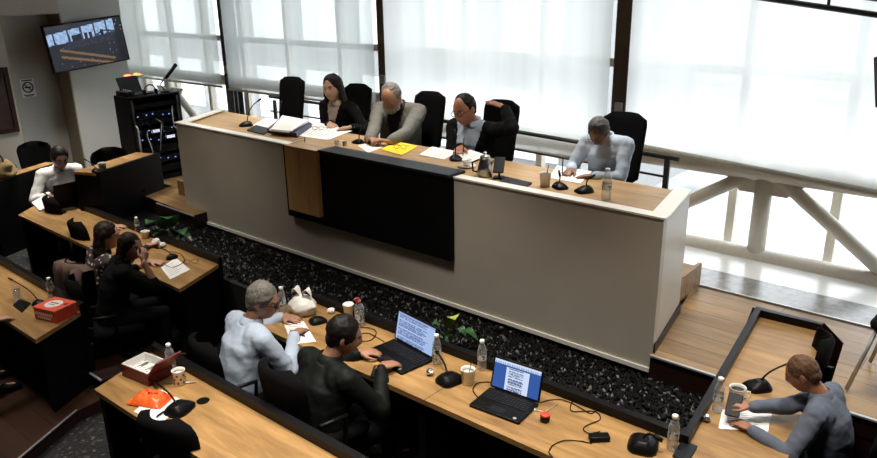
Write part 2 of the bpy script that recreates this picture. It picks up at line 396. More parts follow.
# truss behind the blinds
ty = 6.6
t = thing('window_truss', 'cream painted steel truss with slanting braces along the foot of the windows', 'truss', (-1.85, ty, 0))
def local(pts, t): return [V(p) - t.location for p in pts]
MB().tube(local([(-12.6, ty, 1.15), (-6.5, ty, 1.15)], t), .08, 14).build('top_chord', M['cream'], t)
MB().tube(local([(-6.3, ty, .94), (2.9, ty, .93)], t), .10, 14).build('top_chord', M['cream'], t)
MB().tube(local([(-12.6, ty, .105), (2.9, ty, .115)], t), .105, 14).build('bottom_chord', M['cream'], t)
for nx in (-1.85, -6.68, -11.5):
    zt_ = .90 if nx > -6 else 1.12
    MB().tube(local([(nx, ty, .16), (nx, ty, zt_)], t), .078, 12).build('post', M['cream'], t)
    MB().tube(local([(nx - .13, ty, .88), (nx - 1.30, ty, .12)], t), .062, 12).build('brace', M['cream'], t)
    MB().tube(local([(nx + .13, ty, .88), (nx + 1.16, ty, .12)], t), .062, 12).build('brace', M['cream'], t)
    m = MB(); m.add(local([(nx - .42, ty - .012, .92), (nx + .42, ty - .012, .92), (nx + .2, ty - .012, .72), (nx - .2, ty - .012, .72),
                           (nx - .42, ty + .012, .92), (nx + .42, ty + .012, .92), (nx + .2, ty + .012, .72), (nx - .2, ty + .012, .72)], t),
                    [(0, 1, 2, 3), (7, 6, 5, 4), (0, 4, 5, 1), (1, 5, 6, 2), (2, 6, 7, 3), (3, 7, 4, 0)]); m.build('gusset_plate', M['cream'], t)
# roller blinds
def blind(x0, x1, zl, zr, lab, mt, hem):
    t = thing('roller_blind', lab, 'blind', ((x0 + x1) / 2, WY, 0), 0, 'roller blinds on the window wall')
    xc = (x0 + x1) / 2; h = (x1 - x0) / 2; nx, nz = 24, 3
    ztop = 3.2; vs = []; fs = []
    for j in range(nz + 1):
        for i in range(nx + 1):
            u = i / nx; zb = zl + (zr - zl) * u
            vs.append((-h + 2 * h * u, 0 * (1 - j / nz), zb + (ztop - zb) * j / nz))
    for j in range(nz):
        for i in range(nx): a = j * (nx + 1) + i; fs.append((a, a + 1, a + nx + 2, a + nx + 1))
    MB().add(vs, fs, True).build('fabric', mt, t)
    MB().tube([(-h, 0, zl), (h, 0, zr)], hem, 10).build('hem_bar', M['blindhem'], t)
    MB().tube([(-h, 0, 3.23), (h, 0, 3.23)], .045, 12).build('roller_tube', M['alu'], t)
    return t
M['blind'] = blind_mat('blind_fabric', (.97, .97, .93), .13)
M['blindg'] = blind_mat('thin_shaded_blind_fabric', (.66, .69, .66), .28)  # greyer colour stands for the weaker daylight on the left blinds
M['blindhem'] = mat('blind_hem_fabric', (.66, .62, .53), .7)
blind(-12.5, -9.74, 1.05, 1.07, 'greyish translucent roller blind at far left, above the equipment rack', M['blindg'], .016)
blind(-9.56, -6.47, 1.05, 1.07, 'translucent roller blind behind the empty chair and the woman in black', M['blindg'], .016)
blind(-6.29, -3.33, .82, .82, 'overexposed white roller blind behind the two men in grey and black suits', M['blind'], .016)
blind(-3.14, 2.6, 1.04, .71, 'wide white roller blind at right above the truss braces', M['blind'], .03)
pa, pb = aty(782, 1, 6.38), aty(877, 15, 6.38)
k = (pb - pa)
rl = MB(); rl.tube([pa - k * .35, pb + k * 1.2], .022, 8); rl.tube([pa - k * .35 + V((0, .05, .10)), pb + k * 1.2 + V((0, .05, .10))], .012, 8)
for q in (-.3, .5, 1.9): rl.tube([pa + k * q, pa + k * q + V((0, .05, 3.3 - (pa + k * q).z))], .012, 6)
tag(rl.build('curtain_rail', M['dsteel']), 'dark rail running across the top right of the windows', 'rail')
# railing behind the chairs
t = thing('guard_rail', 'black metal guard rail behind the desk in front of the windows', 'railing', (-2.5, 6.0, ZD))
m = MB(); m.tube(local([(-8.0, 6.0, 1.13), (-4.2, 6.0, 1.12), (-2.40, 6.0, 1.07)], t), .02, 8); m.build('top_rail', M['dsteel'], t)
m = MB(); m.tube(local([(-8.0, 6.0, .94), (-4.2, 6.0, .94), (-2.50, 6.0, .90)], t), .011, 8); m.build('mid_rail', M['dsteel'], t)
for xx in (-7.9, -6.1, -4.3, -2.5): MB().box((xx - t.location.x, 0, .385), (.045, .03, .77)).build('post', M['dsteel'], t)
# ------------------------------------------------------------------ outdoors
struct('ground', MB().box((-5, 60, -2.6), (160, 106, .2)), mat('pale_paving', (.42, .435, .45), .8, var=.5, scale=.55))
t = thing('apartment_block', 'pale building with rows of windows seen dimly through the left blinds', 'building', (-21, 13.5, -2.5))
M['facade'] = mat('grey_facade', (.30, .30, .29), .8, var=.05, scale=3); M['facwin'] = mat('pale_window_panel', (.80, .82, .80), .3, var=.03)
MB().box((0, 3, 9), (27, 6, 18)).build('wall', M['facade'], t)
for zz in (1.5, 3.7, 5.9, 8.1, 10.3):
    for xx in range(12): MB().box((-12.2 + xx * 2.22, -.03, zz + .5), (1.45, .06, 1.5)).build('window', M['facwin'], t)
t = thing('street_building', 'very pale low building across the street beyond the right blind', 'building', (-4, 46, -2.5))
MB().box((0, 3, 2.6), (22, 6, 5.2)).build('wall', mat('pale_render', (.62, .63, .62), .8), t); MB().box((0, 2.8, 5.3), (23, 7, .3)).build('roof', mat('pale_roof', (.5, .5, .5), .8), t)
# ================================================================== DAIS DESK
t = thing('dais_desk', 'long white panelled council desk with oak top and black central panel', 'desk', (-4.6, 4.3, 0))
LT = lambda pts: local([V(p) for p in pts], t)
FL, FR, BR, BL = (-7.46, 4.30), (-1.78, 4.30), (-1.91, 5.04), (-7.86, 5.15)
def pl(poly, z0, z1, name, mt, par=None, dd=None):
    m = MB(); m.prism([(p[0] - t.location.x, p[1] - t.location.y) for p in poly], z0, z1); return m.build(name, mt, par or t)
zb = .0
pl([FL, FR, (FR[0], FR[1] + .05), (FL[0], FL[1] + .05)], zb, 1.09, 'front_panel', M['white'])
pl([(FR[0] - .05, FR[1] + .051), (FR[0], FR[1] + .051), BR, (BR[0] - .05, BR[1])], zb, 1.09, 'side_panel', M['white'])
pl([(FL[0], FL[1] + .051), (FL[0] + .05, FL[1] + .051), (BL[0] + .05, BL[1]), BL], zb, 1.09, 'side_panel', M['white'])
rim = MB(); L2 = lambda q: [(p[0] - t.location.x, p[1] - t.location.y) for p in q]
rim.prism(L2([(FL[0] - .012, FL[1] - .012), (FR[0] + .012, FR[1] - .012), (FR[0] + .004, FR[1] + .0855), (FL[0] - .03, FL[1] + .0855)]), 1.0905, 1.104)
rim.prism(L2([(FR[0] - .115, FR[1] + .086), (FR[0] + .004, FR[1] + .086), (BR[0] + .012, BR[1]), (BR[0] - .11, BR[1])]), 1.0905, 1.104)
rim.prism(L2([(FL[0] - .03, FL[1] + .086), (FL[0] + .10, FL[1] + .086), (BL[0] + .10, BL[1]), (BL[0] - .012, BL[1])]), 1.0905, 1.104)
rim.build('white_rim', M['rimwhite'], t)
pl([(FL[0] + .06, FL[1] + .052), (FR[0] - .06, FR[1] + .052), (BR[0] - .06, BR[1]), (BL[0] + .06, BL[1])], TOPD - .03, TOPD, 'desk_top', M['oakdais'])
zbk = aty(450, 262, 4.24).z; zpl = aty(317, 217, 4.2).z
bx0, bx1 = aty(284, 160, 4.25).x, aty(450, 190, 4.25).x
px0, px1 = aty(285, 160, 4.20).x, aty(316, 165, 4.20).x
m = MB(); m.box(((bx0 + bx1) / 2 - t.location.x, -.026, (zbk + 1.1) / 2), (bx1 - bx0, .05, 1.1 - zbk)); m.build('black_front', M['black'], t)
pl([(px1 + .005, 4.23), (bx1, 4.23), (bx1 + .01, 4.43), (px1 + .005, 4.43)], 1.1045, 1.128, 'black_cap', M['blackcap'])
m = MB(); m.box(((px0 + px1) / 2 - t.location.x, -.075, (zpl + 1.1) / 2), (px1 - px0, .046, 1.1 - zpl)); m.build('oak_pilaster', M['oakv'], t)
pl([(px0, 4.20), (px1, 4.20), (px1, 4.47), (px0, 4.47)], 1.1045, 1.122, 'pilaster_cap', M['oakdais'])
m = MB(); m.box((-4.62 - t.location.x, -.006, .012), (5.66, .02, .03)); m.box((FR[0] + .008 - t.location.x, .0, .012), (.02, .02, .03)); m.build('plinth_strip', M['rimwhite'], t)
m = MB(); m.prism(L2([(FR[0] + .001, 4.31), (FR[0] + .016, 4.30), (BR[0] + .016, 5.04), (BR[0] + .001, 5.04)]), ZW, ZW + .07); m.build('skirting', M['riser'], t)
# ================================================================== BENCHES
def bench(name, label, top, rimpoly, legs, loc, z0=ZP, zt=ZT, zr=ZR, seams=()):
    t = thing(name, label, 'bench', (loc[0], loc[1], z0))
    lp = lambda q: [(p[0] - loc[0], p[1] - loc[1]) for p in q]
    m = MB(); m.prism(lp(top), zt - .035 - z0, zt - z0); tt = m.build('table_top', M['oak'], t)
    for sx in seams: MB().box((sx[0] - loc[0], (sx[1] + sx[2]) / 2 - loc[1], zt - z0 + .0003), (.004, sx[2] - sx[1], .0006)).build('joint', M['riser'], tt)
    for q in rimpoly:
        m = MB(); m.prism(lp(q), .002, zr - z0); m.build('back_panel', M['rim'], t)
    for q in legs:
        m = MB(); m.prism(lp(q), .002, zt - .036 - z0); m.build('end_panel', M['black'], t)
    return t
def rect(x0, x1, y0, y1): return [(x0, y0), (x1, y0), (x1, y1), (x0, y1)]
bench('council_bench', 'oak council bench where the two women sit', [(-8.72, 2.96), (-5.37, 2.93), (-5.60, 3.47), (-9.2, 3.50)],
      [[(-9.2, 3.501), (-5.60, 3.471), (-5.62, 3.52), (-9.2, 3.55)]], [[(-5.44, 2.97), (-5.38, 2.97), (-5.61, 3.465), (-5.67, 3.465)], [(-8.8, 3.0), (-8.72, 3.0), (-9.12, 3.47), (-9.18, 3.47)]], (-7, 3.2))
bench('council_bench', 'l-shaped oak council bench with the laptops, turning the corner at right',
      [(-4.4, 2.91), (-.74, 2.93), (-.74, 4.2), (-.98, 5.38), (-1.41, 5.36), (-1.19, 3.47), (-4.4, 3.45)],
      [[(-4.4, 3.451), (-1.19, 3.471), (-1.235, 3.521), (-4.4, 3.501)], [(-1.189, 3.472), (-1.411, 5.361), (-1.462, 5.41), (-1.236, 3.522)], [(-1.41, 5.362), (-1.0, 5.38), (-.995, 5.415), (-1.461, 5.411)]],
      [rect(-4.38, -4.32, 2.97, 3.44), rect(-2.72, -2.66, 2.97, 3.44), rect(-.95, -.89, 2.97, 3.1)], (-2.5, 3.2), seams=((-2.62, 2.915, 3.45), (-1.20, 2.93, 3.46)))
bench('council_bench', 'oak council bench in the near foreground with the cookie box and orange packet', [(-4.34, 1.70), (-.9, 1.76), (-.9, 2.20), (-4.51, 2.19)],
      [[(-4.51, 2.191), (-.9, 2.201), (-.9, 2.25), (-4.53, 2.24)]], [[(-4.36, 1.73), (-4.30, 1.73), (-4.44, 2.18), (-4.5, 2.18)]], (-3, 1.9))
bench('council_bench', 'oak council bench at far left with the red box', [(-10.2, 1.74), (-5.36, 1.76), (-5.58, 2.19), (-10.2, 2.235)],
      [[(-10.2, 2.2355), (-5.58, 2.191), (-5.61, 2.24), (-10.2, 2.29)]], [[(-5.44, 1.8), (-5.38, 1.8), (-5.58, 2.185), (-5.64, 2.185)]], (-7, 2.0), z0=-.52)
# far left benches, seen from their black fronts
def side_bench(label, p0, p1, z0, zt, depth):
    p0, p1 = V(p0), V(p1); dv = (p1 - p0); n = V((-dv.y, dv.x)).normalized()
    if n.x > 0: n = -n
    t = thing('council_bench', label, 'bench', (p0.x, p0.y, z0))
    q = lambda a: (a.x - p0.x, a.y - p0.y)
    m = MB(); m.prism([q(p0), q(p1), q(p1 + n * .05), q(p0 + n * .05)], .002, zt - z0 + .015); m.build('front_panel', M['black'], t)
    m = MB(); m.prism([q(p0 + n * .0505), q(p1 + n * .0505), q(p1 + n * depth), q(p0 + n * depth)], zt - z0 - .03, zt - z0); m.build('table_top', M['oak'], t)
    m = MB(); m.prism([q(p0 + n * .0505), q(p0 + n * .0505 + dv.normalized() * .04), q(p0 + n * depth + dv.normalized() * .04), q(p0 + n * depth)], .002, zt - z0 - .031); m.build('end_panel', M['black'], t)
    m = MB(); m.prism([q(p1 + n * .0505), q(p1 + n * .0505 - dv.normalized() * .04), q(p1 + n * depth - dv.normalized() * .04), q(p1 + n * depth)], .002, zt - z0 - .031); m.build('end_panel', M['black'], t)
    return t
ZE = .58
e0, e1 = at(98, 174, ZE), at(160, 154, ZE)
side_bench('black fronted bench with oak top beside the equipment rack', (e0.x, max(e0.y, 3.6)), (e1.x, e1.y), -.02, ZE, .36)
f0, f1 = at(-12, 186, .30), at(62, 163, .30)
side_bench('black fronted bench behind the man in the white shirt', (f0.x, f0.y), (f1.x, f1.y), ZP, .30, .26)
# ================================================================== CHAIRS
def star_base(t, mt, r=.30):
    m = MB(); m.lathe([(.03, .07), (.045, .08), (.045, .12), (.03, .13)], n=12)
    m.build('hub', mt, t)
    for k in range(5):
        a = 2 * math.pi * k / 5 + .3; dx, dy = math.cos(a), math.sin(a)
        l = MB().tube([(dx * .03, dy * .03, .10), (dx * r, dy * r, .07)], [.022, .014], 8).build('leg', mt, t)
        MB().lathe([(.025, -.012), (.028, -.008), (.028, .008), (.025, .012)], (dx * r, dy * r, .03), 12, Matrix.Rotation(math.pi / 2, 3, 'X') @ Matrix.Rotation(a, 3, 'Y')).build('caster', M['rubber'], l)
def curved_back(w0, w1, z0, z1, y0, y1, th, bow, rtop, name, mt, t):
    # padded backrest: rounded outline, bowed across its width
    m = MB(); nx, nz = 14, 12; rows = []
    for side in (0, 1):
        g = []
        for j in range(nz + 1):
            v_ = j / nz; w_ = w0 + (w1 - w0) * v_; zz = z0 + (z1 - z0) * v_
            # round the top and the bottom corners
            ins = 0
            for (dist, R) in (((1 - v_) * (z1 - z0), rtop), (v_ * (z1 - z0), rtop * .7)):
                if dist < R: ins = max(ins, R - math.sqrt(max(0, R * R - (R - dist) ** 2)))
            for i in range(nx + 1):
                u = i / nx * 2 - 1; xx = u * (w_ / 2 - ins)
                e_ = max(abs(u), abs(v_ * 2 - 1)); tk = th * (1 if e_ < .85 else math.sqrt(max(.05, 1 - ((e_ - .85) / .15) ** 2)))
                yy = y0 + (y1 - y0) * v_ + bow * (u * u) + (tk / 2 if side == 0 else -tk / 2)
                g.append(V((xx, yy, zz)))
        rows.append(g)
    N = nx + 1
    o = lambda i, j: j * N + i
    vs = rows[0] + rows[1]; K = len(rows[0]); fs = []
    for j in range(nz):
        for i in range(nx):
            fs.append((o(i, j), o(i + 1, j), o(i + 1, j + 1), o(i, j + 1)))
            fs.append((K + o(i, j), K + o(i, j + 1), K + o(i + 1, j + 1), K + o(i + 1, j)))
    ring = [o(i, 0) for i in range(nx)] + [o(nx, j) for j in range(nz)] + [o(i, nz) for i in range(nx, 0, -1)] + [o(0, j) for j in range(nz, 0, -1)]
    for a, b in zip(ring, ring[1:] + ring[:1]): fs.append((a, K + a, K + b, b))
    m.add(vs, fs, True); return m.build(name, mt, t)
# local frame of a chair: the sitter faces +Y, the back is at -Y
def make_high(name, label, loc, rz, zs=.50, bh=.66, w=.50, group=None, arms=True):
    t = thing(name, label, 'chair', loc, rz, group)
    MB().rbox((0, .02, zs - .045), (.50, .48, .09), .07).build('seat', M['fabric'], t)
    curved_back(w * .9, w, zs - .02, zs + bh, -.24, -.34, .08, .05, .09, 'backrest', M['fabric'], t)
    MB().lathe([(.028, .13), (.028, zs - .10)], n=12).build('gas_column', M['plastic'], t)
    MB().box((0, 0, zs - .10), (.22, .26, .018)).build('seat_plate', M['plastic'], t)
    if arms:
        for s in (-1, 1):
            MB().tube([(s * .25, .10, zs - .06), (s * .285, .10, zs + .06), (s * .285, .08, zs + .20), (s * .285, -.12, zs + .21), (s * .26, -.25, zs + .14)], .016, 8).build('armrest', M['plastic'], t)
    star_base(t, M['plastic']); return t
def face(vx, vy): return math.atan2(-vx, vy)          # rotation that turns +Y to a given direction
HG = 'tall black chairs of the dais'
CH = [((291, 97), 'empty tall black chair at the left end of the dais, left of the woman'), ((356, 106), 'tall black chair behind the long-haired woman on the dais'),
      ((427, 112), 'tall black chair behind the bearded man in the grey jacket'), ((501, 122), 'tall black chair under the raised arm of the man in the black suit'),
      ((622, 150), 'tall black chair of the man writing in pale blue, by the guard rail')]
c0 = None
for (px, lab) in CH:
    p = aty(px[0], px[1], 5.74); loc = (p.x, 5.52 if px[0] != 501 else 5.48, ZD)
    if c0 is None: c0 = make_high('office_chair', lab, loc, face(.12, -1), .56, .575, .41, HG, False)
    else: dup(c0, loc, face(random.uniform(-.1, .15), -1), lab)
DAISCH = [o for o in bpy.data.objects if o.get('group') == HG]
# black chairs of the sunken rows (low rounded backs)
PG = 'black chairs of the sunken rows'
def make_pit(label, loc, rz):
    t = thing('office_chair', label, 'chair', loc, rz, PG)
    MB().rbox((0, .02, .435), (.48, .46, .08), .08).build('seat', M['mesh'], t)
    curved_back(.40, .46, .50, .92, -.22, -.27, .055, .07, .13, 'backrest', M['mesh'], t)
    MB().tube([(0, -.10, .40), (0, -.25, .40), (0, -.285, .55), (0, -.29, .70)], .022, 8, flat=.6).build('back_bar', M['plastic'], t)
    MB().lathe([(.026, .13), (.026, .395)], n=12).build('gas_column', M['plastic'], t)
    for s in (-1, 1):
        MB().tube([(s * .20, 0, .40), (s * .27, 0, .42), (s * .275, .02, .62), (s * .275, -.16, .63)], .015, 8).build('armrest', M['plastic'], t)
    star_base(t, M['plastic'], .28); return t
# ------------------------------------------------------------------ wall TV, door sign, picture
def tv(name, label, corners, fn, depth, nx=96, ny=54, bez=.02):
    TL, TR, BR_, BL_ = [V(c) for c in corners]; c = (TL + TR + BR_ + BL_) / 4
    ux = (TR - TL + BR_ - BL_).normalized(); uy = (TL - BL_ + TR - BR_); uy = (uy - ux * uy.dot(ux)).normalized(); n = ux.cross(uy)
    w_, h_ = ((TR - TL).length + (BR_ - BL_).length) / 2, ((TL - BL_).length + (TR - BR_).length) / 2
    t = thing(name, label, 'television', c - n * depth)
    R = Matrix((ux, uy, n)).transposed()
    m = MB(); m.rbox(n * (depth * .5), (w_, h_, depth), .01, R, 2, False); m.build('casing', M['plastic'], t)
    paint('screen', w_, h_, fn, nx, ny, M['screen'], t, lambda u, v_: n * (depth + .0015) + ux * ((u - .5) * (w_ - bez * 2)) + uy * ((v_ - .5) * (h_ - bez * 2)))
    m = MB(); m.box(n * -.03, (.2, .2, .06), R); m.build('wall_bracket', M['plastic'], t)
    return t
def tvpic(u, v_):
    n = noise.noise(V((u * 26, v_ * 18, 0))); n2 = noise.noise(V((u * 60, v_ * 40, 3)))
    sky = (.42, .62, .95); yb = .58 + .10 * u
    ytop = .80 + .18 * u
    if v_ > ytop + .02: return (.015, .017, .03)
    if u > .90 and n > -.45: return (.004, .004, .008)
    if v_ > yb:
        for c_ in (.08, .27, .44, .62, .79):
            if abs(u - c_ - .02 * (1 - v_)) < .012: return (.02, .03, .06)
        for c_ in (.33, .38, .43, .50, .56, .72):
            if abs(u - c_) < .022 and v_ < yb + .13: return (.004, .004, .01)
        if u > .62 and v_ < yb + .10:
            if abs((v_ - yb) - .10 + abs(u - .76) * .6) < .025 or v_ < yb + .02: return (.03, .05, .10)
        f = .72 + .35 * n; return (sky[0] * f, sky[1] * f, sky[2] * f)
    if v_ > yb - .16 and .2 < u < .86:
        return (.012, .014, .03) if n2 < .2 else (.03, .035, .07)
    for (a, b) in ((.30, -.55), (.16, -.5)):
        l = a + b * (u - .42)
        if abs(v_ - l) < .028 and .12 < u < .82: return (.18 + .1 * n2, .10 + .06 * n2, .045)
    if n2 > .60: return (.16, .18, .34)
    return (.008, .009, .016)
tv('wall_television', 'flat television on the pier at upper left showing a view of this hall', [atx(45.5, 27, -11.3), atx(123, 14, -11.3), atx(127, 60.5, -11.3), atx(51, 74, -11.3)], tvpic, .06)
def dark(u, v_): return (.002, .002, .003)
qa, qb = aty(868, 57, 5.6), aty(880, 108, 5.6)
ux = V((.72, -.69, -.06)).normalized(); dn = (qb - qa)
tv('hanging_television', 'edge of a dark television hanging at the right margin', [qa, qa + ux * 1.1, qa + ux * 1.1 + dn, qa + dn], dark, .05, 2, 2)
t = thing('hanging_pole', 'ceiling pole of the television at the right margin', 'pole', (qa + ux * .5))
m = MB(); m.tube([(0, .09, -.2), (0, .09, 3.3 - (qa + ux * .5).z)], .02, 8); m.build('pole', M['dsteel'], t)
# no-smoking sheet on the door
sg = atx(28, 88, -11.9); t = thing('no_smoking_sign', 'white no smoking notice with a ring and slash on the grey door', 'sign', (-11.9, sg.y, sg.z))
MB().box((-.0, 0, 0), (.004, .20, .27)).build('sheet', M['paper'], t)
m = MB(); RXY = Matrix.Rotation(math.pi / 2, 3, 'Y')
ring = [(.0035, .072 * math.cos(a), .01 + .072 * math.sin(a)) for a in [2 * math.pi * k / 28 for k in range(29)]]
m.tube(ring, .009, 6, caps=False); m.tube([(.0035, -.05, .06), (.0035, .05, -.04)], .008, 6)
m.box((.003, -.0, .01), (.003, .10, .018)); m.tube([(.0035, .05, .03), (.0035, .035, .05), (.0035, .05, .062)], .004, 5)
m.box((.003, 0, .112), (.003, .15, .016)); m.box((.003, 0, -.105), (.003, .15, .014)); m.box((.003, 0, -.122), (.003, .11, .008)); m.build('symbol', M['plastic'], t)
fa, fb = atx(7, 67, -11.47), atx(9, 133, -11.47)
t = thing('framed_picture', 'dark red framed picture cut off by the left margin', 'picture', (-11.49, fa.y - .4, (fa.z + fb.z) / 2))
hh = (fa.z - fb.z) / 2
m = MB()
for (y_, z_, a, b) in ((0, hh - .03, .8, .06), (0, -hh + .03, .8, .06), (.37, 0, .06, 2 * hh - .12), (-.37, 0, .06, 2 * hh - .12)): m.box((.015, y_, z_), (.03, a, b))
m.build('frame', M['frame'], t); MB().box((.006, 0, 0), (.01, .68, 2 * hh - .12)).build('canvas', mat('dark_brown_canvas', (.045, .022, .016), .6, var=.4, scale=5), t)
# ------------------------------------------------------------------ equipment rack
rp0, rp1 = at(136, 193, ZW), at(177, 176, ZW)
RXc = -8.74; RYc = 4.80
t = thing('equipment_rack', 'tall black equipment rack full of devices and cables below the television', 'rack', (RXc - .19, RYc, ZW))
W, H_, D_ = .70, 1.10, .36
m = MB(); m.box((-.17, 0, H_ / 2), (.02, W, H_)); m.box((0, -W / 2 + .01, H_ / 2), (D_, .02, H_)); m.box((0, W / 2 - .01, H_ / 2), (D_, .02, H_))
m.box((0, 0, H_ - .01), (D_, W - .04, .02)); m.box((0, 0, .03), (D_, W - .04, .06)); m.build('cabinet', M['plastic'], t)
for s in (-1, 1): MB().box((.165, s * (W / 2 - .045), H_ / 2 + .02), (.03, .03, H_ - .13)).build('rail', M['dsteel'], t)
for i, (zz, hh_, kind) in enumerate(((.14, .10, 0), (.27, .09, 1), (.40, .11, 0), (.54, .07, 1), (.64, .09, 1), (.76, .06, 0), (.85, .10, 1), (.97, .06, 0))):
    u = MB().box((.0, 0, zz), (.32, W - .15, hh_ * .85)).build('rack_unit', M['black'], t)
    m = MB()
    for k in range(5):
        if kind: m.box((.162, -.25 + k * .11 + random.uniform(-.02, .02), zz + random.uniform(-.02, .02)), (.006, .016, .010))
    if kind: m.build('indicator_lights', M['led'], u)
    if i in (3, 4): MB().box((.163, .16 - .2 * (i == 4), zz), (.008, .11, .035)).build('display', M['ledw'], u)
random.seed(11)
for k in range(9):
    y0 = random.uniform(-.25, .25); z0 = random.uniform(.55, 1.0)
    pts = [(.17, y0, z0), (.24, y0 + random.uniform(-.05, .05), z0 - .05), (.25, y0 + random.uniform(-.1, .1), z0 - .25), (.18, y0 + random.uniform(-.15, .15), z0 - random.uniform(.3, .5))]
    MB().tube(pts, .007, 6).build('cable', M['alu'] if k % 4 == 0 else M['rubber'], t)
m = MB(); m.tube([(.18, -.3, .75), (.22, -.3, .72), (.22, -.3, .30), (.18, -.3, .27)], .012, 8); m.build('handle', M['alu'], t)
RT = ZW + H_
def on_rack(x, y): return (RXc - .19 + x, RYc + y, RT + .0005)
def make_laptop_dark(t, w_, d_, tilt, lid=.21):
    MB().rbox((0, 0, .009), (w_, d_, .018), .012).build('keyboard_base', M['plastic'], t)
    R = Matrix.Rotation(-tilt, 3, 'X'); return R
t = thing('small_laptop', 'open black laptop on top of the equipment rack', 'laptop', on_rack(.03, -.12), face(1, .2))
MB().rbox((0, -.02, .009), (.32, .22, .018), .012).build('keyboard_base', M['plastic'], t)
MB().rbox((0, -.16, .115), (.32, .21, .012), .012, Matrix.Rotation(math.radians(-70 + 180), 3, 'X')).build('lid', M['plastic'], t)
t = thing('desk_lamp', 'black articulated lamp arm slanting over the equipment rack', 'lamp', on_rack(.1, .20))
MB().lathe([(.06, 0), (.06, .012), (.02, .02)], n=16).build('base', M['plastic'], t)
MB().tube([(0, 0, .02), (.0, -.06, .10), (0, .06, .21)], .008, 8).build('arm', M['plastic'], t)
MB().tube([(0, .03, .17), (.0, .20, .33)], [.018, .026], 10).build('lamp_head', M['plastic'], t)
t = thing('headphones', 'red and black headphones lying at the front edge of the rack top', 'headphones', on_rack(.13, -.02))
m = MB(); m.tube([(.0, .08 * math.cos(a), .035 + .085 * math.sin(a)) for a in [math.pi * k / 12 for k in range(13)]], .009, 8); m.build('headband', M['dred'], t)
for s in (-1, 1): MB().rbox((0, s * .08, .0325), (.065, .03, .065), .012).build('ear_cup', M['plastic'], t)
t = thing('mixer', 'small black audio mixer on the left of the rack top', 'mixer', on_rack(.0, -.28))
MB().rbox((0, 0, .03), (.26, .12, .06), .01).build('body', M['plastic'], t)
for k in range(4): MB().lathe([(.008, .0605), (.007, .075)], (-.08 + k * .055, .02, 0), 8).build('knob', M['alu'], t)
p = aty(133, 76, 6.3); t = thing('orange_flower_ornament', 'small orange flowers standing behind the rack against the blind', 'flowers', (-9.55, 5.4, ZW))
pz = at(133, 76, 1.0)
q = EYE + ray(133, 76) * ((-9.55) / ray(133, 76).x); t.location = (q.x, q.y, ZW)
hz = q.z - ZW
MB().lathe([(.10, 0), (.12, .02), (.09, .5), (.10, .52)], n=16).build('tall_vase', M['plastic'], t)
m = MB(); [m.tube([(0, 0, .45), (dx * .6, dy * .6, hz - .1), (dx, dy, hz)], .005, 5) for dx, dy in ((.06, .04), (-.05, .08), (.01, -.08))]; m.build('stems', M['leaf'], t)
for dx, dy in ((.06, .04), (-.05, .08), (.01, -.08)):
    m = MB()
    for k in range(6):
        a = k * math.pi / 3; m.ellipsoid((dx + .03 * math.cos(a), dy + .03 * math.sin(a), hz + .01), (.025, .025, .012), n=8, m=6)
    m.ellipsoid((dx, dy, hz + .015), (.018, .018, .018), n=8, m=6); m.build('blossom', mat('orange_petals', (.75, .25, .05), .6), t)
# ------------------------------------------------------------------ plants in the planter
def leaf(m, base, tip, wid, droop=.0, side=None):
    base, tip = V(base), V(tip); d_ = tip - base; n = 9; up = V((0, 0, 1))
    sd = side or d_.cross(up); sd = sd.normalized(); rows = []
    for i in range(n + 1):
        s = i / n; c = base + d_ * s + up * (math.sin(s * math.pi) * .06 - droop * s * s)
        w_ = wid * math.sin(math.pi * min(1, .06 + .94 * s)) ** .8 * (1 - .25 * s)
        fold = sd.cross(d_.normalized())
        for a, b in ((-1, .25), (-.5, .06), (0, 0), (.5, .06), (1, .25)):
            rows.append(c + sd * (a * w_) + fold * (b * w_ * .6))
    fs = [(i * 5 + k, i * 5 + k + 1, i * 5 + k + 6, i * 5 + k + 5) for i in range(n) for k in range(4)]
    o = len(rows); below = [p - V((0, 0, .0025)) for p in rows]
    m.add(rows + below, fs + [tuple(q + o for q in reversed(f)) for f in fs], True)
def plant(label, base, leaves, mats):
    t = thing('leafy_plant', label, 'plant', base, 0, 'plants in the planter bed')
    MB().lathe([(.022, -.10), (.016, .03)], n=10).build('stem', M['leaf'], t)
    for i, (tip, wid, dr) in enumerate(leaves):
        tip = V(tip) - V(base); st = V((tip.x * .35, tip.y * .35, max(.05, tip.z * .55)))
        m = MB(); m.tube([(0, 0, .0), st * .6 + V((0, 0, .02)), st], .005, 6); leaf(m, st, tip, wid, dr); m.build('leaf', M[mats[i]], t)
b = at(168, 243, 0)
plant('dark green broad leaved plant at the left end of the pebble bed', (b.x, max(b.y, 3.75), 0), [(at(146, 224, .33), .10, 0), (at(168, 219, .38), .11, 0), (at(184, 235, .20), .09, 0), (at(192, 240, .10), .04, .02), (at(153, 236, .2), .06, 0)], ['leaf'] * 5)
b = at(447, 340, 0)
plant('plant with one yellow green leaf in the pebbles behind the open laptop', (b.x, max(b.y, 3.70), 0), [(at(455, 320, .22), .075, 0), (at(478, 338, .08), .05, .02), (at(466, 334, .12), .045, .02), (at(430, 326, .12), .04, .02)], ['leafy', 'leaf', 'leaf', 'leaf'])
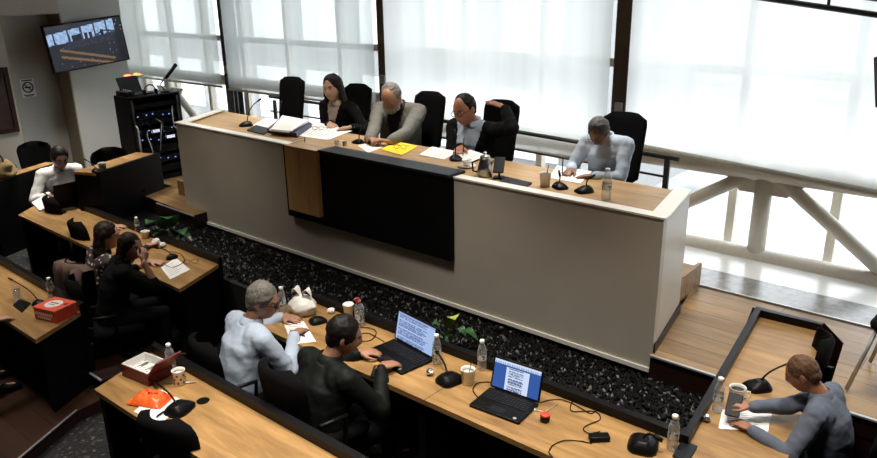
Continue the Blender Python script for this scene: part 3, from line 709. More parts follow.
# ================================================================== THINGS ON THE BENCHES AND THE DESK
E5 = .0006
def tp(px, py, z=ZT): p = at(px, py, z); return V((p.x, p.y, z + E5))
def bottle(px, py, label, z=ZT, h=.20, r=.030, juice=None, cap='capwhite', grp='water bottles'):
    t = thing('water_bottle', label, 'bottle', tp(px, py, z), 0, grp)
    k = h / .20
    prof = [(r * .8, 0), (r, .006), (r, .05 * k), (r * .93, .058 * k), (r, .066 * k), (r, .115 * k), (r * .94, .122 * k), (r, .13 * k), (r * .8, .155 * k), (.013, .178 * k), (.013, .184 * k)]
    MB().lathe(prof, n=18).build('bottle_body', M['cleargl'], t)
    w_ = MB().lathe([(r * .78, .003), (r * .96, .008), (r * .96, .10 * k), (.001, .101 * k)], n=16).build('water', juice or M['water'], t)
    MB().lathe([(r * 1.01, .070 * k), (r * 1.01, .108 * k)], n=18, caps=False).build('label_band', M['labelband'], t)
    c = MB().lathe([(.0155, .184 * k), (.0165, .186 * k), (.0165, .2 * k), (.014, .203 * k)], n=14).build('cap', M[cap], t)
    return t
def lband():
    m, nt, b = new_mat('bottle_label'); N = nt.nodes; L = nt.links
    tc = N.new('ShaderNodeTexCoord'); wv = N.new('ShaderNodeTexNoise'); wv.inputs['Scale'].default_value = 45
    L.new(tc.outputs['Object'], wv.inputs['Vector']); rp = N.new('ShaderNodeValToRGB'); rp.color_ramp.interpolation = 'CONSTANT'
    rp.color_ramp.elements[0].color = (.10, .14, .18, 1); rp.color_ramp.elements[1].position = .45; rp.color_ramp.elements[1].color = (.72, .76, .78, 1)
    L.new(wv.outputs['Fac'], rp.inputs['Fac']); L.new(rp.outputs['Color'], b.inputs['Base Color']); b.inputs['Alpha'].default_value = .8
    return m
M['labelband'] = lband()
M['juice'] = glass('yellow_juice', (.75, .72, .15))
def mic(px, py, label, tip=None, tipz=.0, z=ZT, yaw=None, s=1.0, grp='conference microphones', arm_from=None):
    b = tp(px, py, z); tw = None
    if tip: tw = at(tip[0], tip[1], z + tipz) - b
    yaw = yaw if yaw is not None else (math.atan2(-tw.x, tw.y) if tw else 0)
    t = thing('conference_microphone', label, 'microphone', b, yaw, grp)
    # wedge base: wide at the back, falling towards the speaker
    m = MB(); w_, d_, h_ = .062 * s, .075 * s, .050 * s
    rings = []
    for (zz, k, off) in ((0, 1, 0), (.012 * s, 1.0, 0), (.03 * s, .78, .008 * s), (h_ * .9, .48, .018 * s), (h_, .36, .02 * s)):
        rings.append([V((w_ * k * (math.copysign(abs(math.cos(a)) ** .6, math.cos(a))), off + d_ * k * (math.copysign(abs(math.sin(a)) ** .6, math.sin(a))), zz)) for a in [2 * math.pi * i / 20 for i in range(20)]])
    m.rings(rings, True, True); m.build('base', M['plastic'], t)
    MB().lathe([(.011 * s, 0), (.011 * s, .005)], (0, -d_ * .72, .0165 * s), 12, Matrix.Rotation(.5, 3, 'X')).build('talk_button', M['alu'], t)
    if tw is not None:
        T = Matrix.Rotation(-yaw, 3, 'Z') @ tw; a = V((0, .02 * s, h_ * .9))
        mid = V((T.x * .25, T.y * .22, max(T.z * .75, h_ + .04)))
        pts = [a + (mid - a) * (2 * q * (1 - q)) * 1 + (T - a) * (q * q) for q in [i / 10 for i in range(11)]]
        MB().tube(pts, .0045 * s + .001, 8).build('gooseneck', M['plastic'], t)
        dr = (pts[-1] - pts[-2]).normalized()
        MB().tube([pts[-1] - dr * .005, pts[-1] + dr * .01, pts[-1] + dr * .045], [.009 * s, .011 * s, .009 * s], 10).build('microphone_head', M['rubber'], t)
    return t
def papers(poly_px, label, z=ZT, th=.004, cat='papers', name='paper_sheets', mt='paper', lines=True, grp=None, thick_layers=1):
    P_ = [at(x, y, z) for x, y in poly_px]; c = sum(P_, V()) / len(P_)
    t = thing(name, label, cat, (c.x, c.y, z + E5), 0, grp)
    Q = [(p.x - c.x, p.y - c.y) for p in P_]
    for k in range(thick_layers):
        a = .06 * (k - (thick_layers - 1) / 2); Qk = [(x * math.cos(a) - y * math.sin(a), x * math.sin(a) + y * math.cos(a)) for x, y in Q]
        MB().prism(Qk, th * k / thick_layers + .0001 * k, th * (k + 1) / thick_layers).build('sheet', M[mt], t)
    if lines and len(Q) == 4:
        m = MB()
        A, B, C_, D_ = [V((q[0], q[1], th + .0004)) for q in Q]
        for k in range(7):
            v0 = .14 + .11 * k
            l0 = A.lerp(D_, v0); l1 = B.lerp(C_, v0); p0 = l0.lerp(l1, .12); p1 = l0.lerp(l1, random.uniform(.55, .9)); wv = (D_ - A) * .012
            m.quad(p0 - wv, p1 - wv, p1 + wv, p0 + wv)
        m.build('printed_lines', M['ink'], t)
    return t
M['ink'] = mat('grey_print', (.35, .35, .36), .7)
def cup(px, py, label, z=ZT, r=.036, h=.095, mt='ceramic', fill=None, straw=False, taper=.78, handle=False, name='paper_cup', lid=None, pattern=False, grp=None):
    t = thing(name, label, 'cup', tp(px, py, z), random.uniform(0, 1), grp)
    m = MB(); m.lathe([(r * taper, 0), (r, h), (r * 1.03, h + .002), (r * .93, h + .001), (r * .9, h * .82), (r * taper * .9, .006)], n=20); m.build('body', M[mt], t)
    MB().lathe([(r * .88, h * .80), (.001, h * .805)], n=18).build('drink', M[fill or 'coffee'], t)
    if lid: MB().lathe([(r * 1.06, h + .0025), (r * 1.06, h + .008), (r * .9, h + .014), (.002, h + .013)], n=20).build('lid', M[lid], t)
    if straw: MB().tube([(0, 0, .02), (.02, .01, h + .06)], .003, 6).build('stirrer', M['plastic'], t)
    if handle: MB().tube([(r * .92, 0, h * .8), (r + .022, 0, h * .78), (r + .026, 0, h * .45), (r * .86, 0, h * .25)], .005, 8).build('handle', M[mt], t)
    if pattern:
        m = MB()
        for k in range(6):
            for j in range(3):
                a = k * 1.05 + j * .5; rr = r * (taper + (1 - taper) * (.22 + .26 * j)) + .0012; zz = h * (.22 + .26 * j)
                m.lathe([(.008, 0), (.007, .001)], (rr * math.cos(a), rr * math.sin(a), zz), 8, Matrix.Rotation(a, 3, 'Z') @ Matrix.Rotation(math.pi / 2, 3, 'Y'))
        m.build('dark_dots', M['dred'], t)
    return t
def text_page(u, v_, rows, seed, bg, fg, mar=.1):
    r = int(v_ * rows); f = v_ * rows - r
    if u < mar or u > 1 - mar or f < .35: return bg
    ln = 1 - mar - (noise.noise(V((r * 3.7, seed, 0))) * .5 + .5) * .35
    if (r + int(seed)) % 6 == 0 or u > ln: return bg
    return fg if noise.noise(V((u * 55, r * 9.1, seed))) > -.25 else bg
def laptop(px_corners, label, fn, tilt=100, z=ZT, wd=.36, dp=.245, screenh=.225, lid=None):
    # px_corners: photo points of the keyboard base front-left, front-right, hinge-left, hinge-right
    FLp, FRp, HLp, HRp = [at(x, y, z) for x, y in px_corners]
    hc = (HLp + HRp) / 2; ux = (HRp - HLp + FRp - FLp); yaw = math.atan2(ux.y, ux.x)
    t = thing('laptop', label, 'laptop', (hc.x, hc.y, z + E5), yaw)
    b = MB().rbox((0, -dp / 2, .009), (wd, dp, .018), .012).build('keyboard_base', M['plastic'], t)
    k = MB()
    for r in range(5):
        n = 13
        for i in range(n): k.box((-wd * .44 + wd * .88 * (i + .5) / n, -.035 - r * .021, .0195), (wd * .88 / n * .84, .017, .003))
    k.build('keys', M['keys'], b)
    MB().box((0, -dp * .80, .0187), (.10, .055, .001)).build('touchpad', M['keys'], b)
    MB().lathe([(.011, .0182), (.011, .0192)], (wd * .38, -dp * .90, 0), 14).build('badge', M['alu'], b)
    a = math.radians(tilt); R = Matrix.Rotation(math.pi / 2 - (a - math.pi / 2), 3, 'X')  # local y -> up the lid
    up = V((0, math.cos(math.pi - a), math.sin(math.pi - a))); n_ = V((0, -up.z, up.y)); x_ = V((1, 0, 0))
    R = Matrix((x_, up, -n_ * -1)).transposed()
    l = MB().rbox(V((0, .004, .016)) + up * (screenh / 2), (wd, screenh, .010), .012, R).build('lid', M['plastic'], t)
    o0 = V((0, .004, .016)) + n_ * .0056
    paint('screen', 0, 0, fn, 90, 56, M['screen'], l, lambda u, v_: o0 + x_ * ((u - .5) * wd * .93) + up * (screenh * (.07 + .87 * v_)))
    MB().tube([(-wd * .4, .004, .016), (wd * .4, .004, .016)], .007, 8).build('hinge', M['plastic'], t)
    return t
M['keys'] = mat('dark_keys', (.009, .009, .010), .5, var=.1, spec=.2)
def scr1(u, v_):
    if v_ > .93: return (.30, .38, .6)
    return text_page(u, 1 - v_, 20, 2, (.36, .50, .80), (.07, .12, .28), .05)
def scr2(u, v_):
    if v_ > .92: return (.62, .70, .85)
    if v_ > .86: return (.30, .42, .72) if (u * 20) % 1 > .3 else (.7, .76, .88)
    if .27 < u < .77 and v_ < .80: return text_page((u - .27) / .5, (.80 - v_) / .8, 18, 5, (.62, .72, .95), (.10, .14, .25), .1)
    return (.035, .09, .30) if .24 < u < .8 else (.03, .10, .36)
laptop([(360, 350), (408, 378), (388, 337), (440, 366)], 'laptop showing a pale blue text page in front of the man in the dark jacket', scr1, 102, wd=.42, dp=.27, screenh=.225)
laptop([(473, 406), (519, 426), (489, 390), (540, 405)], 'laptop showing a centred text document on blue, nobody sitting at it', scr2, 104, wd=.345, dp=.245, screenh=.205)
# white-shirted man's laptop, seen from behind
p = tp(76, 206); t = thing('laptop', 'black laptop seen from behind in front of the man in the white shirt', 'laptop', p, face(-1, .05))
MB().rbox((0, .15, .009), (.48, .30, .018), .012).build('keyboard_base', M['plastic'], t)
MB().rbox((0, -.052, .165), (.48, .31, .012), .012, Matrix.Rotation(math.radians(108), 3, 'X')).build('lid', M['plastic'], t)
# bottles
bottle(283, 312, 'clear water bottle beside the white plastic bag', h=.21)
bottle(437, 363, 'clear water bottle beside the right edge of the first laptop', h=.21)
bottle(482, 369, 'clear water bottle behind the white cup with a stirrer', h=.21)
bottle(672, 449, 'clear water bottle beside the black phone at the bench corner', h=.21)
bottle(717, 411, 'clear water bottle at the inner corner beside the reading man', h=.22)
bottle(172, 371, 'clear water bottle behind the patterned coffee cup', h=.20)
bottle(52, 297, 'clear water bottle behind the red box on the far left bench', h=.17)
bottle(138, 231, 'small bottle of yellow juice beside the white cup', h=.15, r=.026, juice=M['juice'], grp='juice')
bottle(606, 200, 'clear water bottle on the dais beside the man writing', z=TOPD, h=.225, r=.034)
# pump bottle
t = thing('sanitizer_bottle', 'tall clear sanitizer bottle with a pink pump cap behind the jacket man', 'bottle', tp(360, 326))
MB().lathe([(.032, 0), (.036, .005), (.036, .15), (.03, .17), (.014, .182), (.014, .19)], n=18).build('bottle_body', M['cleargl'], t)
MB().lathe([(.033, .004), (.033, .13), (.002, .131)], n=16).build('liquid', M['water'], t)
MB().lathe([(.0365, .04), (.0365, .11)], n=18, caps=False).build('label_band', M['labelband'], t)
m = MB(); m.lathe([(.018, .19), (.018, .21), (.008, .214), (.008, .225)], n=12); m.tube([(0, 0, .225), (.0, -.03, .232), (0, -.045, .224)], .007, 8); m.build('pump_cap', mat('pink_cap', (.55, .10, .10), .4), t)
# microphones on the benches
mic(450, 381, 'black microphone base with silver button between the bottle and the white cup', (437, 352), .10, yaw=face(-.2, -1), s=1.2)
mic(643, 446, 'black microphone base with looped neck beside the phone', (655, 436), .09, yaw=face(.3, -1), s=1.3)
mic(757, 388, 'black microphone reaching towards the reading man at right', (793, 362), .16, s=1.1)
mic(180, 410, 'black microphone base beside the orange packet', (150, 380), .03, yaw=face(.4, -1), s=1.2)
mic(40, 305, 'black gooseneck microphone behind the red box on the far left bench', (12, 280), .16, s=.8)
mic(60, 213, 'black gooseneck microphone in front of the white-shirted man', (46, 194), .20, s=.85)
mic(318, 322, 'black microphone base beside the hands of the man in pale blue', None, 0, yaw=face(-.3, -1), s=.9)
mic(350, 346, 'black microphone base between the jacket man and his laptop', (352, 333), .07, yaw=face(0, -1), s=.8)
mic(172, 258, 'black microphone base with round collar in front of the two women', (158, 248), .07, yaw=face(.8, -.6), s=.85)
# dais microphones
mic(246, 126, 'gooseneck microphone at the empty left seat of the dais', (258, 101), .26, z=TOPD, s=1.0)
mic(280, 126, 'thin gooseneck microphone beside the blue folder', (281, 104), .22, z=TOPD, s=.7)
mic(358, 143, 'gooseneck microphone in front of the bearded man', (367, 122), .22, z=TOPD, s=.8)
mic(456, 160, 'gooseneck microphone in front of the man in the black suit', (455, 134), .22, z=TOPD, s=.9)
mic(560, 188, 'low black microphone left of the pair before the writing man', (560, 176), .09, z=TOPD, s=.85)
mic(584, 192, 'low black microphone right of the pair before the writing man', (590, 178), .10, z=TOPD, s=.9)
# papers
papers([(283, 322), (304, 322), (316, 342), (292, 345)], 'white papers under the hands of the man in pale blue')
papers([(134, 412), (160, 390), (187, 403), (160, 424)], 'white printed papers under the orange packet', thick_layers=2)
papers([(161, 268), (176, 258), (190, 270), (170, 280)], 'white sheet on the bench beside the woman in black')
papers([(32, 204), (46, 196), (56, 206), (40, 212)], 'small white booklet beside the gooseneck microphone at far left', th=.02)
papers([(722, 410), (771, 413), (768, 432), (719, 429)], 'printed newspaper pages under the reading man\'s hands', thick_layers=2)
papers([(252, 126), (266, 118), (279, 120), (268, 128)], 'white sheet at the empty left seat of the dais', z=TOPD)
papers([(296, 136), (318, 123), (352, 131), (328, 140)], 'open white papers under the hands of the woman in black', z=TOPD, thick_layers=2)
papers([(358, 146), (374, 142), (384, 147), (368, 153)], 'white sheet left of the yellow folder', z=TOPD)
papers([(419, 155), (432, 147), (458, 152), (444, 160)], 'cream papers in front of the man in the black suit', z=TOPD)
papers([(452, 156), (470, 150), (488, 156), (470, 164)], 'white notes under the pen of the man in the black suit', z=TOPD)
papers([(549, 178), (557, 166), (592, 172), (580, 184)], 'white notes under the hand of the writing man', z=TOPD)
t = papers([(381, 150), (396, 142), (418, 147), (402, 156)], 'bright yellow folder in front of the bearded man', z=TOPD, th=.008, cat='folder', name='yellow_folder', mt='yellow', lines=False)
t = papers([(268, 133), (281, 121), (312, 127), (297, 138)], 'dark blue ring folder piled with white papers', z=TOPD, th=.045, cat='folder', name='blue_folder', mt='navy', lines=False)
t = papers([(270, 131), (284, 117), (309, 122), (290, 133)], 'loose white papers lying on the blue folder', z=TOPD + .047, th=.02, thick_layers=2)
papers([(247, 131), (256, 126), (272, 130), (264, 135)], 'flat black folder beside the blue folder', z=TOPD, th=.012, cat='folder', name='black_folder', mt='plastic', lines=False)
papers([(497, 184), (506, 178), (532, 184), (524, 190)], 'flat black tablet beside the phone stand', z=TOPD, th=.012, cat='tablet', name='tablet', mt='plastic', lines=False)
papers([(13, 306), (20, 300), (31, 304), (22, 313)], 'flat black tablet beside the glass on the far left bench', th=.01, cat='tablet', name='tablet', mt='plastic', lines=False)
def glasses(px, py, label, z, yaw=0):
    t = thing('eyeglasses', label, 'glasses', tp(px, py, z), yaw)
    for s in (-1, 1):
        MB().tube([(s * .034 + .026 * math.cos(a), 0, .022 + .020 * math.sin(a)) for a in [2 * math.pi * k / 16 for k in range(17)]], .002, 6, caps=False).build('lens_rim', M['plastic'], t)
        MB().tube([(s * .060, 0, .03), (s * .058, .10, .012), (s * .05, .13, .003)], .002, 6).build('temple', M['plastic'], t)
    MB().tube([(-.010, 0, .027), (0, 0, .031), (.010, 0, .027)], .002, 6).build('bridge', M['plastic'], t)
glasses(318, 130, 'folded black spectacles on the open papers of the woman in black', TOPD + .005, .5)
glasses(305, 142, 'black spectacles lying on the oak pilaster cap', 1.123, 2.4)
glasses(400, 149, 'thin black spectacles on the yellow folder', TOPD + .009, .4)
glasses(191, 264, 'black spectacles at the end of the women\'s bench', ZT, .9)
# cups and crockery
cup(468, 383, 'white cup with a dark stirrer between the microphone and the laptop', r=.045, h=.10, mt='ceramic', fill='plasticbag', straw=True, name='drinking_cup', taper=.9)
cup(180, 384, 'patterned coffee cup with a foamy top on the foreground bench', r=.042, h=.10, fill='foam' if 'foam' in M else 'plasticbag', pattern=True, name='coffee_cup')
cup(736, 402, 'glass mug of black coffee beside the reading man', r=.048, h=.10, mt='ceramic', handle=True, taper=.9, name='coffee_mug')
cup(146, 238, 'white cup on the women\'s bench', r=.045, h=.07, name='white_cup', taper=.6, fill='plasticbag')
cup(18, 300, 'clear glass tumbler on the far left bench', r=.032, h=.11, mt='cleargl', fill='water', name='glass_tumbler', taper=.85)
cup(545, 186, 'white paper cup with a stirrer beside the tablet on the dais', z=TOPD, r=.045, h=.10, straw=True, fill='coffee')
cup(337, 146, 'small glass of water at the left edge of the black cap', z=1.129, r=.025, h=.055, mt='cleargl', fill='water', name='small_glass')
cup(345, 146, 'small white cup right of the small glass', z=1.129, r=.025, h=.045, name='small_cup', fill='plasticbag')
cup(349, 317, 'white lidded cup behind the jacket man\'s head', r=.042, h=.10, lid='ceramic', name='lidded_cup')
cup(103, 170, 'white cup on the black fronted bench beside the rack', z=ZE, r=.045, h=.08, name='white_cup')
mic(97, 172, 'black gooseneck microphone on the black fronted bench beside the rack', (86, 160), .10, z=ZE, s=.8)
t = thing('cup_and_saucer', 'white coffee cup on a saucer left of the steel pot', 'cup', tp(467, 167, TOPD))
MB().lathe([(.03, 0), (.075, .012), (.078, .016), (.04, .008), (.002, .008)], n=24).build('saucer', M['ceramic'], t)
m = MB(); m.lathe([(.022, .010), (.04, .04), (.044, .062), (.040, .062), (.035, .04), (.02, .016)], n=20); m.build('cup', M['ceramic'], t)
MB().tube([(.04, 0, .055), (.065, 0, .05), (.06, 0, .03), (.036, 0, .03)], .004, 8).build('handle', M['ceramic'], t)
MB().lathe([(.037, .05), (.001, .0505)], n=16).build('coffee', M['coffee'], t)
t = thing('steel_pot', 'shiny steel coffee pot with a knobbed lid on the dais', 'pot', tp(485, 176, TOPD), .6)
MB().lathe([(.055, 0), (.062, .01), (.062, .06), (.05, .11), (.04, .135), (.042, .15)], n=22).build('body', M['steel'], t)
MB().lathe([(.042, .1502), (.036, .165), (.012, .172), (.010, .18), (.014, .186), (.010, .194)], n=18).build('lid', M['steel'], t)
MB().tube([(-.055, 0, .03), (-.095, 0, .04), (-.10, 0, .11), (-.042, 0, .135)], .008, 8).build('handle', M['plastic'], t)
MB().tube([(.045, 0, .10), (.075, 0, .13), (.085, 0, .15)], [.014, .010, .008], 10).build('spout', M['steel'], t)
t = thing('phone_stand', 'black phone leaning in a small stand beside the steel pot', 'phone', tp(499, 178, TOPD), .5)
MB().rbox((0, 0, .005), (.09, .09, .01), .02).build('stand_base', M['plastic'], t)
MB().tube([(0, .02, .008), (0, .0, .08)], .008, 8).build('stand_arm', M['plastic'], t)
MB().rbox((0, -.005, .105), (.085, .16, .010), .012, Matrix.Rotation(math.radians(38), 3, 'X')).build('phone', M['plastic'], t)
# bag, boxes, packet, tissues
t = thing('plastic_bag', 'crumpled white plastic bag behind the man in pale blue', 'bag', tp(303, 313))
m = MB(); N_ = 22
rings = []
for j in range(13):
    f = j / 12; r0 = .105 * math.sin(math.pi * (f * .82 + .16)) ** .6 + .01 if j < 12 else .02
    rings.append([V((r0 * math.cos(a) * (1 + .25 * noise.noise(V((math.cos(a) * 2.2, math.sin(a) * 2.2, f * 5)))), r0 * .85 * math.sin(a) * (1 + .25 * noise.noise(V((math.cos(a) * 3, math.sin(a) * 3, f * 5 + 9)))), .15 * f * (1 + .0 * math.sin(a * 3)))) for a in [2 * math.pi * k / N_ for k in range(N_)]])
m.rings(rings, True, True); m.build('bag_body', M['plasticbag'], t)
for s in (-1, 1):
    m = MB(); leaf(m, (s * .01, 0, .145), (s * .085, .03 * s, .150), .04); m.build('knot_ear', M['plasticbag'], t)
def tissue(px, py, label, s=1.0, mt='paper'):
    o = bpy.data.objects.new('crumpled_tissue', None); bpy.data.objects.remove(o)
    bm = bmesh.new(); bmesh.ops.create_icosphere(bm, subdivisions=3, radius=.028 * s)
    for v_ in bm.verts:
        n = noise.noise(v_.co * (55 / s) + V((px, py, 0))); v_.co *= 1 + .35 * n; v_.co.z *= .8
    me = bpy.data.meshes.new('crumpled_tissue'); bm.to_mesh(me); bm.free(); me.materials.append(M[mt])
    o = bpy.data.objects.new('crumpled_tissue', me); col.objects.link(o)
    zmin = min(v_.co.z for v_ in me.vertices); p = tp(px, py); o.location = (p.x, p.y, ZT - zmin + E5)
    return tag(o, label, 'tissue', 'crumpled tissues')
tissue(430, 375, 'crumpled foil ball between the first laptop and the microphone base', .9, 'steel')
tissue(331, 313, 'crumpled white tissue between the bag and the lidded cup')
tissue(706, 421, 'crumpled grey ball at the inner corner of the bench', .9, 'steel')
tissue(156, 244, 'crumpled white tissue beside the white cup on the women\'s bench', 1.3)
tissue(163, 247, 'second crumpled white tissue, right of the first on the women\'s bench', 1.0)
def block_letters(u, v_): return None
# red box
t = thing('cake_box', 'bright red cardboard box with a white round emblem on the far left bench', 'box', tp(57, 316), math.radians(16))
bw, bd, bh = .235, .20, .09
m = MB(); m.rbox((0, 0, bh / 2), (bw, bd, bh), .006, None, 1, False); m.build('box_body', M['red'], t)
m = MB(); m.rbox((0, 0, bh + .006), (bw + .006, bd + .006, .012), .004, None, 1, False); m.build('lid', mat('light_red_lid', (.72, .10, .06), .4), t)
m = MB(); m.lathe([(.068, 0), (.066, .001)], (-.01, .0, bh + .0122), 26); m.build('emblem', M['ceramic'], t)
m = MB()
for k in range(5): m.box((-.045 + k * .017, .012, bh + .0142), (.011, .016, .001))
for k in range(4): m.box((-.038 + k * .017, -.018, bh + .0142), (.010, .013, .001))
m.lathe([(.018, 0), (.017, .001)], (.085, .03, bh + .0122), 14); m.build('emblem_print', M['dred'], t)
m = MB()
for k in range(9): m.box((-.09 + k * .021, -bd / 2 - .001, .055), (.013, .002, .022))
for k in range(7): m.box((-.07 + k * .021, -bd / 2 - .001, .025), (.013, .002, .015))
m.build('front_print', M['capwhite'], t)
# open cookie box
t = thing('cookie_box', 'open dark red box holding wrapped biscuits in a pale tray, lid raised', 'box', tp(148, 375), math.radians(8))
bw, bd, bh = .27, .19, .085
m = MB(); m.box((0, 0, .003), (bw, bd, .006)); m.box((-bw / 2 + .003, 0, bh / 2 + .003), (.006, bd, bh - .006)); m.box((bw / 2 - .003, 0, bh / 2 + .003), (.006, bd, bh - .006))
m.box((0, -bd / 2 + .003, bh / 2 + .003), (bw - .012, .006, bh - .006)); m.box((0, bd / 2 - .003, bh / 2 + .003), (bw - .012, .006, bh - .006)); m.build('box_body', M['dred'], t)
m = MB(); x0, y0 = bw / 2 - .008, bd / 2 - .008
for (a, b, c_, d_) in ((-x0, 0, .008, 2 * y0), (x0, 0, .008, 2 * y0), (0, -y0, 2 * x0, .008), (0, y0, 2 * x0, .008)): m.box((a, b, .062), (c_, d_, .06))
m.box((0, 0, .03), (2 * x0, 2 * y0, .006)); m.build('tray', M['ceramic'], t)
L_ = MB(); L_.box((bw / 2 + .055, 0, bh + .05), (.17, bd, .010), Matrix.Rotation(math.radians(-48), 3, 'Y')); ld = L_.build('lid', M['dred'], t)
m = MB()
for k in range(6): m.box((bw / 2 + .048 + .0, -.06 + k * .02, bh + .058), (.022, .012, .001), Matrix.Rotation(math.radians(-48), 3, 'Y'))
m.build('lid_print', mat('faded_red_print', (.4, .12, .09), .5), ld)
random.seed(3)
bp_ = t.location.copy()
for k in range(7):
    lx, ly = -.085 + k * .028, random.uniform(-.008, .008)
    a = math.radians(8); wx = bp_.x + lx * math.cos(a) - ly * math.sin(a); wy = bp_.y + lx * math.sin(a) + ly * math.cos(a)
    m = MB(); m.tube([(0, -.06, 0), (0, -.05, 0), (0, .05, 0), (0, .06, 0)], [.004, .012, .012, .004], 8)
    o = m.build('wrapped_biscuit', M['steel'] if k % 3 == 1 else M['biscuit'] if 'biscuit' in M else M['ceramic'], None, (wx, wy, bp_.z + .046), a + random.uniform(-.1, .1))
    tag(o, 'small wrapped biscuit in the pale tray of the open dark red box', 'biscuit', 'wrapped biscuits in the open box')
t = thing('orange_packet', 'crinkled orange foil packet lying on white papers in the foreground', 'packet', tp(151, 401) + V((0, 0, .0055)), math.radians(25))
bm = bmesh.new(); bmesh.ops.create_grid(bm, x_segments=22, y_segments=16, size=1)
vs = []; top = []
m = MB(); nx, ny = 22, 16; T_, B_ = [], []
for j in range(ny + 1):
    for i in range(nx + 1):
        u, v_ = i / nx * 2 - 1, j / ny * 2 - 1; e_ = (1 - abs(u) ** 4) * (1 - abs(v_) ** 3)
        n = noise.noise(V((u * 3, v_ * 3, 1))) * .022 + noise.noise(V((u * 7, v_ * 7, 4))) * .008
        x, y = u * .105 * (1 + .05 * n), v_ * .08
        T_.append(V((x, y, .004 + max(0, e_ * (.05 + n))))); B_.append(V((x, y, .0)))
bm.free()
o_ = lambda i, j: j * (nx + 1) + i; K_ = len(T_); fs = []
for j in range(ny):
    for i in range(nx): fs += [(o_(i, j), o_(i + 1, j), o_(i + 1, j + 1), o_(i, j + 1)), (K_ + o_(i, j), K_ + o_(i, j + 1), K_ + o_(i + 1, j + 1), K_ + o_(i + 1, j))]
rg = [o_(i, 0) for i in range(nx)] + [o_(nx, j) for j in range(ny)] + [o_(i, ny) for i in range(nx, 0, -1)] + [o_(0, j) for j in range(ny, 0, -1)]
fs += [(a, K_ + a, K_ + b, b) for a, b in zip(rg, rg[1:] + rg[:1])]
m.add(T_ + B_, fs, True); m.build('packet_body', M['orange'], t)
m = MB()
for s in (-1, 1): m.box((s * .112, 0, .004), (.016, .15, .003))
m.build('crimped_end', M['orange'], t)
m = MB(); m.tube([(-.03, .02, .058), (0, -.01, .062), (.05, .01, .05)], .005, 6); m.build('red_print', M['red'], t)
# pens
def pen(p0, p1, label, z=ZT, mt='plastic', r=.005):
    a, b = at(p0[0], p0[1], z), at(p1[0], p1[1], z); c = (a + b) / 2; d_ = (b - a) / 2
    t = thing('pen', label, 'pen', (c.x, c.y, z + r + E5), 0, 'pens')
    MB().tube([-d_ * .9, d_ * .95], r, 8).build('barrel', M[mt], t); MB().tube([-d_ * 1.0, -d_ * .9], [.001, r * .9], 8).build('tip', M['alu'], t)
pen((165, 384), (196, 383), 'silver pen lying beside the coffee cup', mt='alu', r=.006)
pen((156, 418), (170, 408), 'black pen on the white papers beside the orange packet', z=ZT + .006)
pen((290, 331), (305, 337), 'black pen on the papers of the man in pale blue', z=ZT + .006)
t = thing('cable_grommet', 'round black cable grommet set in the foreground bench', 'grommet', tp(203, 401)); MB().lathe([(.038, 0), (.040, .003), (.034, .005), (.030, .003), (.002, .003)], n=22).build('ring', M['plastic'], t)
t = thing('round_tin', 'small round red topped tin between the laptop and the cables', 'tin', tp(545, 421)); MB().lathe([(.028, 0), (.029, .034), (.028, .037)], n=22).build('tin_body', M['plastic'], t); MB().lathe([(.029, .0372), (.029, .046), (.026, .049), (.002, .049)], n=22).build('red_lid', M['red'], t)
# phones and power brick
def flat_dev(px, py, label, w_, d_, yaw, name, cat, z=ZT):
    t = thing(name, label, cat, tp(px, py, z), yaw); MB().rbox((0, 0, .0045), (w_, d_, .009), .012).build('case', M['plastic'], t)
    MB().rbox((0, 0, .0098), (w_ * .92, d_ * .94, .001), .008).build('glass_front', M['blackcap'], t)
flat_dev(685, 452, 'black phone lying at the bottom edge beside the water bottle', .09, .17, .1, 'mobile_phone', 'phone')
flat_dev(378, 372, 'black phone beside the hand of the man in the dark jacket', .08, .15, .6, 'mobile_phone', 'phone')
t = thing('power_adapter', 'black laptop power brick at the end of its cable', 'adapter', tp(599, 440), .75); MB().rbox((0, 0, .016), (.115, .055, .032), .01).build('case', M['plastic'], t)
def cable(pts, label, r=.0032, mt='rubber', z=ZT, name='cable'):
    P_ = [at(x, y, z) for x, y in pts]; Q = []
    for i in range(len(P_) - 1):
        a, b, c_, d_ = P_[max(0, i - 1)], P_[i], P_[i + 1], P_[min(len(P_) - 1, i + 2)]
        for k in range(6):
            u = k / 6; Q.append(.5 * ((2 * b) + (c_ - a) * u + (2 * a - 5 * b + 4 * c_ - d_) * u * u + (3 * b - a - 3 * c_ + d_) * u ** 3))
    Q.append(P_[-1]); Q = [V((p.x, p.y, z + r + E5 + .002 * (1 + math.sin(i * .9)) * (1 if 2 < i < len(Q) - 3 else 0))) for i, p in enumerate(Q)]
    tag(MB().tube(Q, r, 6).build(name, M[mt]), label, 'cable', 'cables on the benches')
cable([(540, 403), (556, 400), (572, 404), (590, 414), (596, 408), (586, 401), (573, 402), (572, 412), (594, 412), (600, 420), (584, 428), (588, 434), (600, 432)], 'black power cable looping from the laptop to its adapter')
cable([(592, 444), (572, 441), (556, 444), (549, 452), (552, 457)], 'black cable running from the adapter to the bench edge')
cable([(532, 410), (545, 412), (552, 408), (558, 404)], 'thin pale cable beside the red tin', .0025, 'alu')
cable([(488, 402), (477, 397), (473, 389), (480, 383), (494, 383)], 'short black cable looping behind the white cup')
cable([(352, 330), (366, 328), (376, 332), (372, 340), (360, 342), (356, 336), (368, 334), (384, 342)], 'tangled black cable beside the sanitizer bottle')
cable([(160, 262), (172, 268), (184, 262), (180, 254), (168, 252)], 'black cable coiled around the women\'s microphone')
t = thing('usb_plug', 'small white plug at the side of the second laptop', 'plug', tp(533, 410)); MB().box((0, 0, .006), (.03, .015, .010)).build('plug_body', M['ceramic'], t)
